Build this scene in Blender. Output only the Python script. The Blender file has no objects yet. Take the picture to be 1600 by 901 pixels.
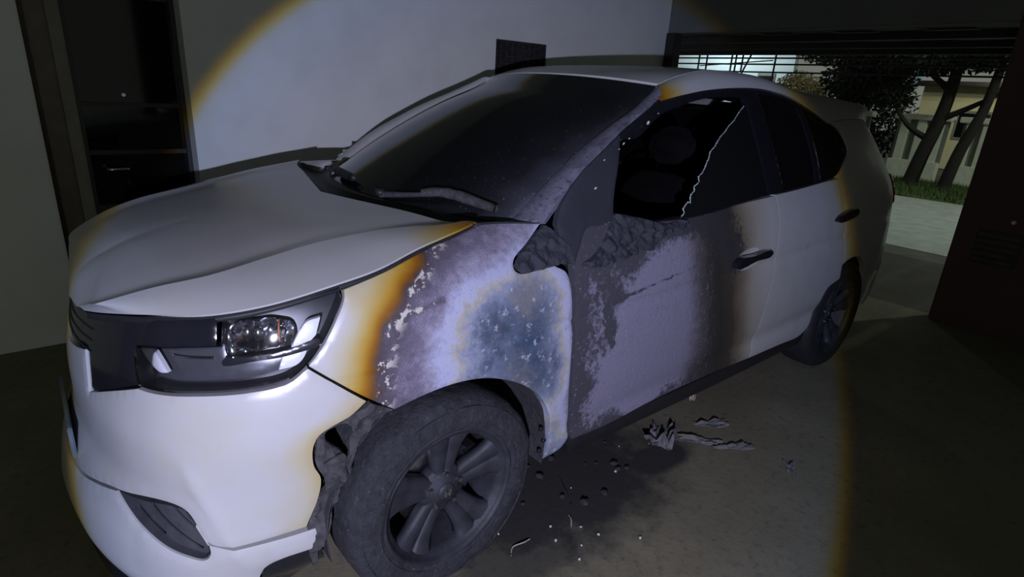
import bpy, bmesh, math, random
import numpy as np
from mathutils import Vector, Matrix, noise
from mathutils.geometry import delaunay_2d_cdt

random.seed(7)
rng = np.random.default_rng(7)
SC = bpy.context.scene
COL = SC.collection

# ------------------------------------------------------------------ camera
CAM_POS = (0.8384, 2.07377, 1.50393)
CAM_YAW, CAM_PITCH, CAM_ROLL, CAM_F = -2.27343, 0.33667, 0.05914, 901.78   # focal length in pixels of a 1600 px frame
_d = Vector((math.cos(CAM_YAW)*math.cos(CAM_PITCH), math.sin(CAM_YAW)*math.cos(CAM_PITCH), -math.sin(CAM_PITCH)))
_r = _d.cross(Vector((0, 0, 1))).normalized(); _u = _r.cross(_d)
_r2 = _r*math.cos(CAM_ROLL)+_u*math.sin(CAM_ROLL); _u2 = -_r*math.sin(CAM_ROLL)+_u*math.cos(CAM_ROLL)
cam_data = bpy.data.cameras.new('camera'); cam = bpy.data.objects.new('camera', cam_data); COL.objects.link(cam)
cam.matrix_world = Matrix(((_r2.x, _u2.x, -_d.x, CAM_POS[0]), (_r2.y, _u2.y, -_d.y, CAM_POS[1]), (_r2.z, _u2.z, -_d.z, CAM_POS[2]), (0, 0, 0, 1)))
cam_data.sensor_width = 36; cam_data.lens = 36*CAM_F/1600; cam_data.clip_start = .02; cam_data.clip_end = 200
SC.camera = cam

# ------------------------------------------------------------------ world, exposure
SC.view_settings.view_transform = 'Standard'; SC.view_settings.look = 'None'
SC.view_settings.gamma = 1; SC.view_settings.use_curve_mapping = False
SC.view_settings.exposure = 0.0
world = bpy.data.worlds.new('night'); SC.world = world; world.use_nodes = True
bg = world.node_tree.nodes['Background']; bg.inputs[0].default_value = (0.50, 0.54, 0.47, 1); bg.inputs[1].default_value = 0.30

# ------------------------------------------------------------------ hand torch beside the camera: bright disc with a coloured rim, dim spill around it
TORCH = Vector((1.532, 2.9, 1.335)); T_YAW, T_PITCH, T_HALF = -2.255, 0.249, 25.9
tl = bpy.data.lights.new('torch', 'SPOT'); to = bpy.data.objects.new('torch', tl); COL.objects.link(to)
to.location = TORCH
_td = Vector((math.cos(T_YAW)*math.cos(T_PITCH), math.sin(T_YAW)*math.cos(T_PITCH), -math.sin(T_PITCH)))
to.rotation_euler = _td.to_track_quat('-Z', 'Y').to_euler()
tl.spot_size = math.radians(165); tl.spot_blend = 0.3; tl.shadow_soft_size = 0.012; tl.energy = 265
tl.use_nodes = True
nt = tl.node_tree; em = nt.nodes['Emission']
tc = nt.nodes.new('ShaderNodeTexCoord'); sx = nt.nodes.new('ShaderNodeSeparateXYZ'); nt.links.new(tc.outputs['Normal'], sx.inputs[0])
ab = nt.nodes.new('ShaderNodeMath'); ab.operation = 'ABSOLUTE'; nt.links.new(sx.outputs[2], ab.inputs[0])
ac = nt.nodes.new('ShaderNodeMath'); ac.operation = 'ARCCOSINE'; nt.links.new(ab.outputs[0], ac.inputs[0])
dv = nt.nodes.new('ShaderNodeMath'); dv.operation = 'DIVIDE'; dv.inputs[1].default_value = math.radians(T_HALF*2); nt.links.new(ac.outputs[0], dv.inputs[0])
rp = nt.nodes.new('ShaderNodeValToRGB'); nt.links.new(dv.outputs[0], rp.inputs[0])
TORCH_RAMP = [(0.0, (.97, .96, 1.32)), (0.36, (.90, .91, 1.25)), (0.462, (.72, .82, 1.28)), (0.479, (.68, .76, 1.08)), (0.490, (.62, .50, .12)), (0.497, (.34, .20, .02)), (0.505, (.065, .07, .062)), (0.75, (.055, .06, .05)), (1.0, (.06, .068, .055))]
while len(rp.color_ramp.elements) > 1: rp.color_ramp.elements.remove(rp.color_ramp.elements[0])
rp.color_ramp.elements[0].position = 0; rp.color_ramp.elements[0].color = (*TORCH_RAMP[0][1], 1)
for p, c in TORCH_RAMP[1:]:
    e = rp.color_ramp.elements.new(p); e.color = (*c, 1)
nt.links.new(rp.outputs[0], em.inputs[0])

# street lamps outside the entrance
def lamp(name, loc, energy, color, size=.15):
    l = bpy.data.lights.new(name, 'POINT'); o = bpy.data.objects.new(name, l); COL.objects.link(o)
    o.location = loc; l.energy = energy; l.color = color; l.shadow_soft_size = size
lamp('street_lamp_light', (-8.6, 1.2, 8.5), 420, (.86, 1.0, .86))
lamp('yard_lamp_light', (-11.0, 3.5, 4.2), 330, (.9, 1.0, .80))

# ------------------------------------------------------------------ the car's wrap-around body surface: s = arc length from the nose round the left flank to the tail, z = height
# ---- unified wrap-around body chart: s = arc length from nose centre round the left side to tail, z = height
PLAN=np.array([(.841,-.2),(.851,0),(.841,.2),(.812,.4),(.763,.56),(.686,.688),(.553,.786),(.40,.838),(.2,.868),(0,.882),(-.5,.889),(-1.5,.893),(-2.5,.889),(-3.0,.872),(-3.3,.838),(-3.5,.76),(-3.59,.6),(-3.62,.3),(-3.63,0),(-3.62,-.3)])
def catmull(P,n=40):
    out=[]
    for i in range(1,len(P)-2):
        p0,p1,p2,p3=P[i-1],P[i],P[i+1],P[i+2]
        # centripetal
        t0=0;t1=t0+np.linalg.norm(p1-p0)**.5;t2=t1+np.linalg.norm(p2-p1)**.5;t3=t2+np.linalg.norm(p3-p2)**.5
        t=np.linspace(t1,t2,n,endpoint=False)[:,None]
        A1=(t1-t)/(t1-t0)*p0+(t-t0)/(t1-t0)*p1;A2=(t2-t)/(t2-t1)*p1+(t-t1)/(t2-t1)*p2;A3=(t3-t)/(t3-t2)*p2+(t-t2)/(t3-t2)*p3
        B1=(t2-t)/(t2-t0)*A1+(t-t0)/(t2-t0)*A2;B2=(t3-t)/(t3-t1)*A2+(t-t1)/(t3-t1)*A3
        out.append((t2-t)/(t2-t1)*B1+(t-t1)/(t2-t1)*B2)
    out.append(P[-2][None]); return np.concatenate(out)
PC=catmull(PLAN,60)
PSA=np.concatenate([[0],np.cumsum(np.linalg.norm(np.diff(PC,axis=0),axis=1))])
SG=np.arange(0,PSA[-1],.01)
CX=np.interp(SG,PSA,PC[:,0]);CY=np.interp(SG,PSA,PC[:,1])
def smooth(a,k=7):
    pad=np.concatenate([2*a[0]-a[k:0:-1],a,2*a[-1]-a[-2:-k-2:-1]]); ker=np.hanning(2*k+3)[1:-1]; ker/=ker.sum()
    return np.convolve(pad,ker,'valid')
TX=np.gradient(CX,SG);TY=np.gradient(CY,SG)
NX=smooth(TY);NY=smooth(-TX); L=np.hypot(NX,NY);NX/=L;NY/=L    # outward normal
NX=np.abs(NX)*np.sign(NX)
ZS=np.array([.18,.25,.32,.42,.52,.62,.72,.82,.90,.97,1.03,1.08,1.15,1.3,1.45,1.6,1.68])
TAB=[(0,  [-.055,-.075,-.065,-.03,-.003,0,.015,.035,.052,.09,.16,.24,.34,.6,.8,1,1.1]),
(.55,     [-.03,-.055,-.05,-.025,0,0,.018,.042,.062,.09,.14,.20,.28,.5,.7,.9,1.]),
(.90,     [.05,.0,-.01,0,.003,0,.012,.034,.055,.08,.115,.15,.2,.34,.5,.7,.8]),
(1.26,    [.10,.05,.032,.018,.008,0,.004,.016,.030,.052,.09,.14,.22,.34,.43,.5,.55]),
(1.62,    [.09,.047,.031,.020,.009,.001,0,.006,.016,.034,.068,.118,.215,.3,.38,.46,.5]),
(1.96,    [.08,.045,.030,.022,.010,.002,0,.005,.013,.024,.045,.070,.108,.178,.252,.33,.375]),
(2.96,    [.08,.045,.030,.024,.012,.003,0,.004,.010,.018,.034,.054,.088,.160,.238,.325,.37]),
(3.96,    [.08,.045,.030,.024,.012,.003,0,.004,.010,.018,.034,.054,.088,.168,.256,.355,.41]),
(4.6,     [.09,.05,.03,.02,.01,0,0,.005,.012,.02,.035,.055,.09,.180,.29,.41,.47]),
(5.2,     [.1,.05,.02,0,0,0,.01,.02,.03,.04,.06,.08,.14,.24,.34,.46,.52]),
(5.8,     [.1,.05,.02,0,0,0,.01,.02,.03,.04,.06,.08,.14,.24,.34,.46,.52])]
TS=np.array([t[0] for t in TAB]);TD=np.array([t[1] for t in TAB])
def pchip(x,y,xq):
    h=np.diff(x);d=np.diff(y,axis=0)/h[:,None]
    m=np.zeros_like(y)
    for i in range(1,len(x)-1):
        w1=2*h[i]+h[i-1];w2=h[i]+2*h[i-1]
        ok=d[i-1]*d[i]>0
        with np.errstate(all='ignore'): m[i]=np.where(ok,(w1+w2)/(w1/d[i-1]+w2/d[i]),0)
    m[0]=d[0];m[-1]=d[-1]
    k=np.clip(np.searchsorted(x,xq)-1,0,len(x)-2);t=((xq-x[k])/h[k])[:,None];hk=h[k][:,None]
    return (2*t**3-3*t**2+1)*y[k]+(t**3-2*t**2+t)*hk*m[k]+(-2*t**3+3*t**2)*y[k+1]+(t**3-t**2)*hk*m[k+1]
ZG=np.arange(.10,1.72,.005)
_a=pchip(TS,TD,SG)                     # (ns,17)
DG=pchip(ZS,_a.T,ZG).T                 # (ns,nz)
for _ in range(1):
    DG=np.apply_along_axis(lambda a:smooth(a,9),0,DG)
    DG=np.apply_along_axis(lambda a:smooth(a,3),1,DG)
def bil(G,i,j):
    i0=np.clip(i.astype(int),0,G.shape[0]-2);j0=np.clip(j.astype(int),0,G.shape[1]-2);a=i-i0;b=j-j0
    return G[i0,j0]*(1-a)*(1-b)+G[i0+1,j0]*a*(1-b)+G[i0,j0+1]*(1-a)*b+G[i0+1,j0+1]*a*b
def crease(s,z):
    # bodywork creases in metres inward
    side=np.clip((s-1.0)/.5,0,1)*np.clip((5.0-s)/.4,0,1)
    zc=.80+.020*(s-1.5)
    d=0.007*side*np.exp(-((z-zc)/.035)**2)*np.where(z<zc,1,.25)
    zc2=.365+.03*(s-2); d=d+.010*side*np.exp(-((z-zc2)/.045)**2)
    # bumper ridge running down beside the fog vent
    ax,az,bx,bz=.735,.60,.845,.36; L=np.hypot(bx-ax,bz-az); u=((s-ax)*(bx-ax)+(z-az)*(bz-az))/L/L; w=((s-ax)*(bz-az)-(z-az)*(bx-ax))/L
    d=d-.017*np.exp(-np.abs(w)/.045)*np.clip(u*3+.3,0,1)*np.clip((1.35-u)*3,0,1)
    return d
def S(s,z,off=0.):
    s=np.atleast_1d(np.asarray(s,float));z=np.atleast_1d(np.asarray(z,float))
    i=s/.01;j=(z-.10)/.005
    d=bil(DG,i,j)+crease(s,z)-off
    x=np.interp(s,SG,CX)-np.interp(s,SG,NX)*d; y=np.interp(s,SG,CY)-np.interp(s,SG,NY)*d
    return np.stack([x,y,z],-1)
def s_of_x(x): return np.interp(-np.asarray(x,float),-CX,SG)

# ------------------------------------------------------------------ mesh helpers
def link(name, me, mat=None, parent=None):
    o = bpy.data.objects.new(name, me); COL.objects.link(o)
    if mat is not None: me.materials.append(mat)
    if parent is not None: o.parent = parent
    return o
def tag(o, label=None, cat=None, group=None, kind=None):
    if label: o['label'] = label
    if cat: o['category'] = cat
    if group: o['group'] = group
    if kind: o['kind'] = kind
    return o
def empty(name, loc=(0, 0, 0), parent=None):
    o = bpy.data.objects.new(name, None); COL.objects.link(o); o.location = loc; o.empty_display_size = .05
    if parent is not None: o.parent = parent
    return o
def mesh(name, V, F, smooth=False):
    me = bpy.data.meshes.new(name); me.from_pydata([tuple(v) for v in V], [], [tuple(int(i) for i in f) for f in F]); me.update()
    if smooth: me.polygons.foreach_set('use_smooth', [True]*len(me.polygons))
    return me
def curve2(pts, step=.012, closed=True):
    """control points (a,b[,1]); 1 marks a corner; smooth (Catmull-Rom) between corners -> dense polyline"""
    n = len(pts); P = [np.array(p[:2], float) for p in pts]; C = [len(p) > 2 for p in pts]
    out = []
    for i in range(n if closed else n-1):
        j = (i+1) % n
        p1, p2 = P[i], P[j]
        p0 = p1*2-p2 if (C[i] or (not closed and i == 0)) else P[i-1]
        p3 = p2*2-p1 if (C[j] or (not closed and j == n-1)) else P[(j+1) % n]
        L = np.linalg.norm(p2-p1); k = max(1, int(math.ceil(L/step)))
        a = max(np.linalg.norm(p1-p0), 1e-6)**.5; b = max(L, 1e-6)**.5; c = max(np.linalg.norm(p3-p2), 1e-6)**.5
        m1 = (p2-p1)+b*((p1-p0)/a-(p2-p0)/(a+b)); m2 = (p2-p1)+b*((p3-p2)/c-(p3-p1)/(b+c))
        for q in range(k):
            t = q/k
            out.append((2*t**3-3*t**2+1)*p1+(t**3-2*t**2+t)*m1+(-2*t**3+3*t**2)*p2+(t**3-t**2)*m2)
    if not closed: out.append(P[-1])
    return np.array(out)
def area2(P): return .5*np.sum(P[:, 0]*np.roll(P[:, 1], -1)-np.roll(P[:, 0], -1)*P[:, 1])
def inset2(P, d):
    if area2(P) < 0: P = P[::-1]
    e = np.roll(P, -1, 0)-P; L = np.linalg.norm(e, axis=1); keep = L > 1e-6; P = P[keep]
    e = np.roll(P, -1, 0)-P; e /= np.linalg.norm(e, axis=1)[:, None]
    nrm = np.stack([-e[:, 1], e[:, 0]], 1); pn = np.roll(nrm, 1, 0)
    m = nrm+pn; l = np.sum(m*m, 1)/2; m = m/np.maximum(l, .35)[:, None]
    return P+m*d
def inside2(P, q):
    x, y = q[:, 0][:, None], q[:, 1][:, None]; a = P; b = np.roll(P, -1, 0)
    c = ((a[:, 1] > y) != (b[:, 1] > y)); 
    with np.errstate(all='ignore'): xi = (b[:, 0]-a[:, 0])*(y-a[:, 1])/(b[:, 1]-a[:, 1])+a[:, 0]
    return (np.sum(c & (x < xi), 1) % 2) == 1
def dist2(P, q):
    out = np.full(len(q), 9.)
    for i in range(0, len(q), 4000):
        d = np.linalg.norm(q[i:i+4000, None, :]-P[None], axis=2).min(1); out[i:i+4000] = d
    return out
def tri2(P, res, holes=()):
    lo, hi = P.min(0), P.max(0); g = []
    ny = int((hi[1]-lo[1])/(res*.866))+2
    for j in range(ny):
        xs = np.arange(lo[0]+(j % 2)*res/2, hi[0]+res, res); g.append(np.stack([xs, np.full(len(xs), lo[1]+j*res*.866)], 1))
    g = np.concatenate(g); g = g[inside2(P, g)]
    for h in holes: g = g[~inside2(h, g)]
    allb = np.concatenate([P]+list(holes))
    if len(g): g = g[dist2(allb, g) > .55*res]
    V = np.concatenate([P]+list(holes)+[g]); edges = []; o = 0
    loops = []
    for B in [P]+list(holes):
        n = len(B); edges += [(o+i, o+(i+1) % n) for i in range(n)]; loops.append((o, n)); o += n
    r = delaunay_2d_cdt([Vector(v) for v in V], edges, [], 0, 1e-7)
    vo = np.array([tuple(v) for v in r[0]]); F = np.array([f for f in r[2]], int)
    cen = vo[F].mean(1); k = inside2(P, cen)
    for h in holes: k &= ~inside2(h, cen)
    F = F[k]
    # orient ccw
    a = vo[F]; ar = (a[:, 1, 0]-a[:, 0, 0])*(a[:, 2, 1]-a[:, 0, 1])-(a[:, 1, 1]-a[:, 0, 1])*(a[:, 2, 0]-a[:, 0, 0])
    F[ar < 0] = F[ar < 0][:, ::-1]
    nb = len(allb)
    return vo, F, edges
def panel(name, outline, surf, mat, parent, res=.02, thick=.014, gap=.0022, roll=.003, holes=(), attrs=None, flip=False, step=None, dense=None):
    """a sheet-metal panel cut from a surface: surf(a, b, off) -> (n,3); rolled edge and a return flange behind"""
    P = curve2(outline, step or min(res, .012)) if dense is None else dense
    P = inset2(P, gap) if gap else (P if area2(P) > 0 else P[::-1])
    H = [curve2(h, step or min(res, .012)) for h in holes]
    V2, F, E = tri2(P, res, H)
    used = np.zeros(len(V2), bool); used[F.ravel()] = True
    bcount = {}
    for f in F:
        for a, b in ((f[0], f[1]), (f[1], f[2]), (f[2], f[0])): bcount[(a, b)] = 1
    border = [(a, b) for (a, b) in bcount if (b, a) not in bcount]
    onb = np.zeros(len(V2), bool)
    for a, b in border: onb[a] = onb[b] = True
    off = np.where(onb, -roll, 0.)
    V = surf(V2[:, 0], V2[:, 1], off)
    Vb = surf(V2[onb, 0], V2[onb, 1], off[onb]*0-roll); Vi = surf(V2[onb, 0], V2[onb, 1], off[onb]*0-roll-thick)
    idx = -np.ones(len(V2), int); idx[onb] = np.arange(onb.sum()); n0 = len(V); nb = int(onb.sum())
    VV = np.concatenate([V, Vb, Vi]); FF = [tuple(f) for f in F]
    for a, b in border: FF.append((n0+idx[b], n0+idx[a], n0+nb+idx[a], n0+nb+idx[b]))
    if flip: FF = [f[::-1] for f in FF]
    me = mesh(name, VV, FF)
    sm = np.zeros(len(FF), bool); sm[:len(F)] = True; me.polygons.foreach_set('use_smooth', sm)
    if attrs:
        src = np.concatenate([V2, V2[onb], V2[onb]])
        for an, fn in attrs.items():
            at = me.attributes.new(an, 'FLOAT', 'POINT'); at.data.foreach_set('value', np.asarray(fn(src), np.float32))
    return link(name, me, mat, parent)
def rbf(ctrl, lam=1e-4):
    """thin-plate interpolation of scattered (a, b, value)"""
    C = np.array(ctrl, float); X = C[:, :2]; n = len(X)
    def K(A, B):
        r2 = ((A[:, None]-B[None])**2).sum(2); return np.where(r2 > 1e-14, .5*r2*np.log(np.maximum(r2, 1e-14)), 0)
    A = np.zeros((n+3, n+3)); A[:n, :n] = K(X, X)+lam*np.eye(n); A[:n, n] = 1; A[:n, n+1:] = X; A[n:, :n] = A[:n, n:].T
    w = np.linalg.solve(A, np.concatenate([C[:, 2], np.zeros(3)]))
    return lambda q: K(np.asarray(q)[:, :2], X)@w[:n]+w[n]+np.asarray(q)[:, :2]@w[n+1:]
def grid(name, G, mat, parent, thick=0., closed_u=False, smooth=True, attrs=None, flip=False, sharp=()):
    """G (nu, nv, 3) point grid -> sheet, optional thickness (separate verts for the flange)"""
    G = np.asarray(G, float); nu, nv = G.shape[:2]; V = G.reshape(-1, 3); F = []
    for i in range(nu if closed_u else nu-1):
        for j in range(nv-1):
            a, b = i*nv+j, ((i+1) % nu)*nv+j; F.append((a, b, b+1, a+1))
    nF = len(F)
    if thick:
        du = np.gradient(G, axis=0); dvv = np.gradient(G, axis=1); N = np.cross(du, dvv); N /= np.maximum(np.linalg.norm(N, axis=2), 1e-9)[:, :, None]
        B = (G-N*thick*(-1 if flip else 1)).reshape(-1, 3); ring = [i*nv for i in range(nu)]+[(nu-1)*nv+j for j in range(1, nv)]+[i*nv+nv-1 for i in range(nu-2, -1, -1)]+[j for j in range(nv-2, 0, -1)]
        n0 = len(V); V = np.concatenate([V, V[ring], B[ring]]); m = len(ring)
        for k in range(m): F.append((n0+k, n0+(k+1) % m, n0+m+(k+1) % m, n0+m+k))
    if flip: F = [f[::-1] for f in F]
    me = mesh(name, V, F)
    sm = np.zeros(len(F), bool); sm[:nF] = smooth; me.polygons.foreach_set('use_smooth', sm)
    if sharp:
        for e in me.edges:
            a, b = e.vertices
            if a < nu*nv and b < nu*nv and a % nv == b % nv and a % nv in sharp: e.use_edge_sharp = True
    if attrs:
        for an, fn in attrs.items():
            at = me.attributes.new(an, 'FLOAT', 'POINT'); at.data.foreach_set('value', np.asarray(fn(V), np.float32))
    return link(name, me, mat, parent)
def spline3(P, n):
    """open Catmull-Rom through 3D points, n samples evenly by arc length"""
    P = np.array(P, float); P2 = np.concatenate([[2*P[0]-P[1]], P, [2*P[-1]-P[-2]]]); c = []
    for i in range(1, len(P2)-2):
        p0, p1, p2, p3 = P2[i-1:i+3]
        for t in np.linspace(0, 1, 24, endpoint=False):
            c.append(.5*((2*p1)+(-p0+p2)*t+(2*p0-5*p1+4*p2-p3)*t*t+(-p0+3*p1-3*p2+p3)*t**3))
    c.append(P[-1]); c = np.array(c); L = np.concatenate([[0], np.cumsum(np.linalg.norm(np.diff(c, axis=0), axis=1))])
    q = np.linspace(0, L[-1], n); return np.stack([np.interp(q, L, c[:, k]) for k in range(c.shape[1])], 1)
def box(V, F, c, s, R=None):
    c = np.array(c, float); h = np.array(s, float)/2; o = len(V)
    for dx in (-1, 1):
        for dy in (-1, 1):
            for dz in (-1, 1):
                p = np.array([dx, dy, dz])*h
                if R is not None: p = R@p
                V.append(tuple(c+p))
    F += [tuple(o+i for i in f) for f in ((0, 1, 3, 2), (4, 6, 7, 5), (0, 4, 5, 1), (2, 3, 7, 6), (0, 2, 6, 4), (1, 5, 7, 3))]
def boxobj(name, c, s, mat, parent=None, bevel=0., R=None):
    V, F = [], []; box(V, F, c, s, R); me = mesh(name, V, F)
    if bevel:
        bm = bmesh.new(); bm.from_mesh(me); bmesh.ops.bevel(bm, geom=bm.edges[:], offset=bevel, segments=2, affect='EDGES'); bm.to_mesh(me); bm.free()
    return link(name, me, mat, parent)
def bar(name, a, b, w, h, mat, parent=None, bevel=0.):
    a = np.array(a, float); b = np.array(b, float); d = b-a; L = np.linalg.norm(d); d /= L
    up = np.array([0, 0, 1.]) if abs(d[2]) < .95 else np.array([1., 0, 0]); y = np.cross(up, d); y /= np.linalg.norm(y); z = np.cross(d, y)
    return boxobj(name, (a+b)/2, (L, w, h), mat, parent, bevel, np.stack([d, y, z], 1))
def tube(P, R, n=10):
    P = np.array(P, float); R = np.broadcast_to(np.array(R, float), (len(P),)); T = np.gradient(P, axis=0); T /= np.linalg.norm(T, axis=1)[:, None]
    G = []; ref = np.array([0, 0, 1.]) if abs(T[0][2]) < .9 else np.array([1., 0, 0])
    for p, t, r in zip(P, T, R):
        x = np.cross(ref, t); x /= np.linalg.norm(x); y = np.cross(t, x); ref = np.cross(t, x)*0+ref
        a = np.linspace(0, 2*np.pi, n+1); G.append(p+r*(np.cos(a)[:, None]*x+np.sin(a)[:, None]*y))
    G = np.array(G); nv = n+1; V = G.reshape(-1, 3); F = []
    for i in range(len(P)-1):
        for j in range(n): F.append((i*nv+j, (i+1)*nv+j, (i+1)*nv+j+1, i*nv+j+1))
    F.append(tuple(range(n))[::-1]); o = (len(P)-1)*nv; F.append(tuple(o+j for j in range(n)))
    return V, F
def tubeobj(name, P, R, mat, parent=None, n=10):
    V, F = tube(P, R, n); me = mesh(name, V, F, True); return link(name, me, mat, parent)
def lathe(name, prof, mat, parent=None, n=48, closed=True, smooth=True):
    """prof: (radius, axial) pairs revolved about local Y"""
    V, F = [], []; m = len(prof)
    for i in range(n):
        a = 2*math.pi*i/n
        for r, y in prof: V.append((r*math.cos(a), y, r*math.sin(a)))
    for i in range(n):
        for j in range(m if closed else m-1):
            F.append((i*m+j, i*m+(j+1) % m, ((i+1) % n)*m+(j+1) % m, ((i+1) % n)*m+j))
    me = mesh(name, V, F, smooth); return link(name, me, mat, parent)
def mirror_copy(o, parent, mat=None, name=None):
    c = o.copy(); c.name = name or o.name.split('.')[0]; COL.objects.link(c); c.parent = parent; c.scale = (1, -1, 1)
    if mat is not None and len(c.material_slots):
        c.data = o.data.copy(); c.data.materials.clear(); c.data.materials.append(mat)
    return c

# ------------------------------------------------------------------ materials (all procedural)
class NT:
    def __init__(s, name):
        s.m = bpy.data.materials.new(name); s.m.use_nodes = True; s.t = s.m.node_tree; s.b = s.t.nodes['Principled BSDF']; s.out = s.t.nodes['Material Output']
    def n(s, ty, **kw):
        x = s.t.nodes.new(ty)
        for k, v in kw.items(): setattr(x, k, v)
        return x
    def l(s, a, b): s.t.links.new(a, b); return s
    def setv(s, sock, v):
        if hasattr(v, 'is_output') or isinstance(v, bpy.types.NodeSocket): s.t.links.new(v, sock)
        elif isinstance(v, (tuple, list)) and len(v) == 3 and sock.type == 'RGBA': sock.default_value = (*v, 1)
        else: sock.default_value = v
    def math(s, op, a, b=0., clamp=False):
        x = s.n('ShaderNodeMath', operation=op, use_clamp=clamp); s.setv(x.inputs[0], a); s.setv(x.inputs[1], b); return x.outputs[0]
    def mix(s, f, a, b, blend='MIX'):
        x = s.n('ShaderNodeMix', data_type='RGBA', blend_type=blend); s.setv(x.inputs[0], f); s.setv(x.inputs[6], a); s.setv(x.inputs[7], b); return x.outputs[2]
    def coord(s): 
        if not hasattr(s, '_c'): s._c = s.n('ShaderNodeTexCoord').outputs['Object']
        return s._c
    def noise(s, scale, detail=4., rough=.55, vec=None, dist=0.):
        x = s.n('ShaderNodeTexNoise'); x.inputs['Scale'].default_value = scale; x.inputs['Detail'].default_value = detail; x.inputs['Roughness'].default_value = rough; x.inputs['Distortion'].default_value = dist
        s.l(vec or s.coord(), x.inputs['Vector']); return x.outputs['Fac']
    def vor(s, scale, feature='F1', vec=None):
        x = s.n('ShaderNodeTexVoronoi', feature=feature); x.inputs['Scale'].default_value = scale; s.l(vec or s.coord(), x.inputs['Vector']); return x.outputs['Distance']
    def scale(s, v):
        x = s.n('ShaderNodeMapping'); x.inputs['Scale'].default_value = v; s.l(s.coord(), x.inputs['Vector']); return x.outputs[0]
    def ramp(s, f, stops, interp='LINEAR'):
        x = s.n('ShaderNodeValToRGB'); cr = x.color_ramp; cr.interpolation = interp
        while len(cr.elements) > 1: cr.elements.remove(cr.elements[0])
        cr.elements[0].position = stops[0][0]; cr.elements[0].color = (*stops[0][1], 1) if isinstance(stops[0][1], tuple) else (stops[0][1],)*3+(1,)
        for p, c in stops[1:]:
            e = cr.elements.new(p); e.color = (*c, 1) if isinstance(c, tuple) else (c, c, c, 1)
        s.setv(x.inputs[0], f); return x.outputs[0]
    def sstep(s, f, a, b):
        x = s.n('ShaderNodeMapRange', interpolation_type='SMOOTHSTEP'); s.setv(x.inputs[0], f); x.inputs[1].default_value = a; x.inputs[2].default_value = b; return x.outputs[0]
    def attr(s, name): return s.n('ShaderNodeAttribute', attribute_name=name).outputs['Fac']
    def bump(s, h, strength=.3, dist=.005):
        x = s.n('ShaderNodeBump'); x.inputs['Strength'].default_value = strength; x.inputs['Distance'].default_value = dist; s.setv(x.inputs['Height'], h); s.l(x.outputs[0], s.b.inputs['Normal']); return x
    def pset(s, **kw):
        for k, v in kw.items():
            s.setv(s.b.inputs[k.replace('_', ' ')], v)
        return s
def simple(name, color, rough=.5, metal=0., nscale=25., namp=.25, bump=.0, bscale=120., coat=0., spec=.5):
    t = NT(name); f = t.noise(nscale, 5); k = t.ramp(f, [(.25, 1-namp), (.75, 1+namp)])
    t.pset(Base_Color=t.mix(1., color, k, 'MULTIPLY'), Roughness=rough, Metallic=metal)
    t.b.inputs['Specular IOR Level'].default_value = spec
    if coat: t.pset(Coat_Weight=coat, Coat_Roughness=.08)
    if bump: t.bump(t.noise(bscale, 6), bump, .004)
    return t.m
# --- car paint, clean with a film of dust
t = NT('white_paint'); d = t.noise(9, 5); sp = t.sstep(t.noise(230, 2), .70, .78)
c = t.mix(t.sstep(d, .45, .8), (.50, .50, .505), (.45, .447, .44)); c = t.mix(t.math('MULTIPLY', sp, .35), c, (.4, .38, .35))
t.pset(Base_Color=c, Roughness=.42, Coat_Weight=.35, Coat_Roughness=.12); M_WHITE = t.m
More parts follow.
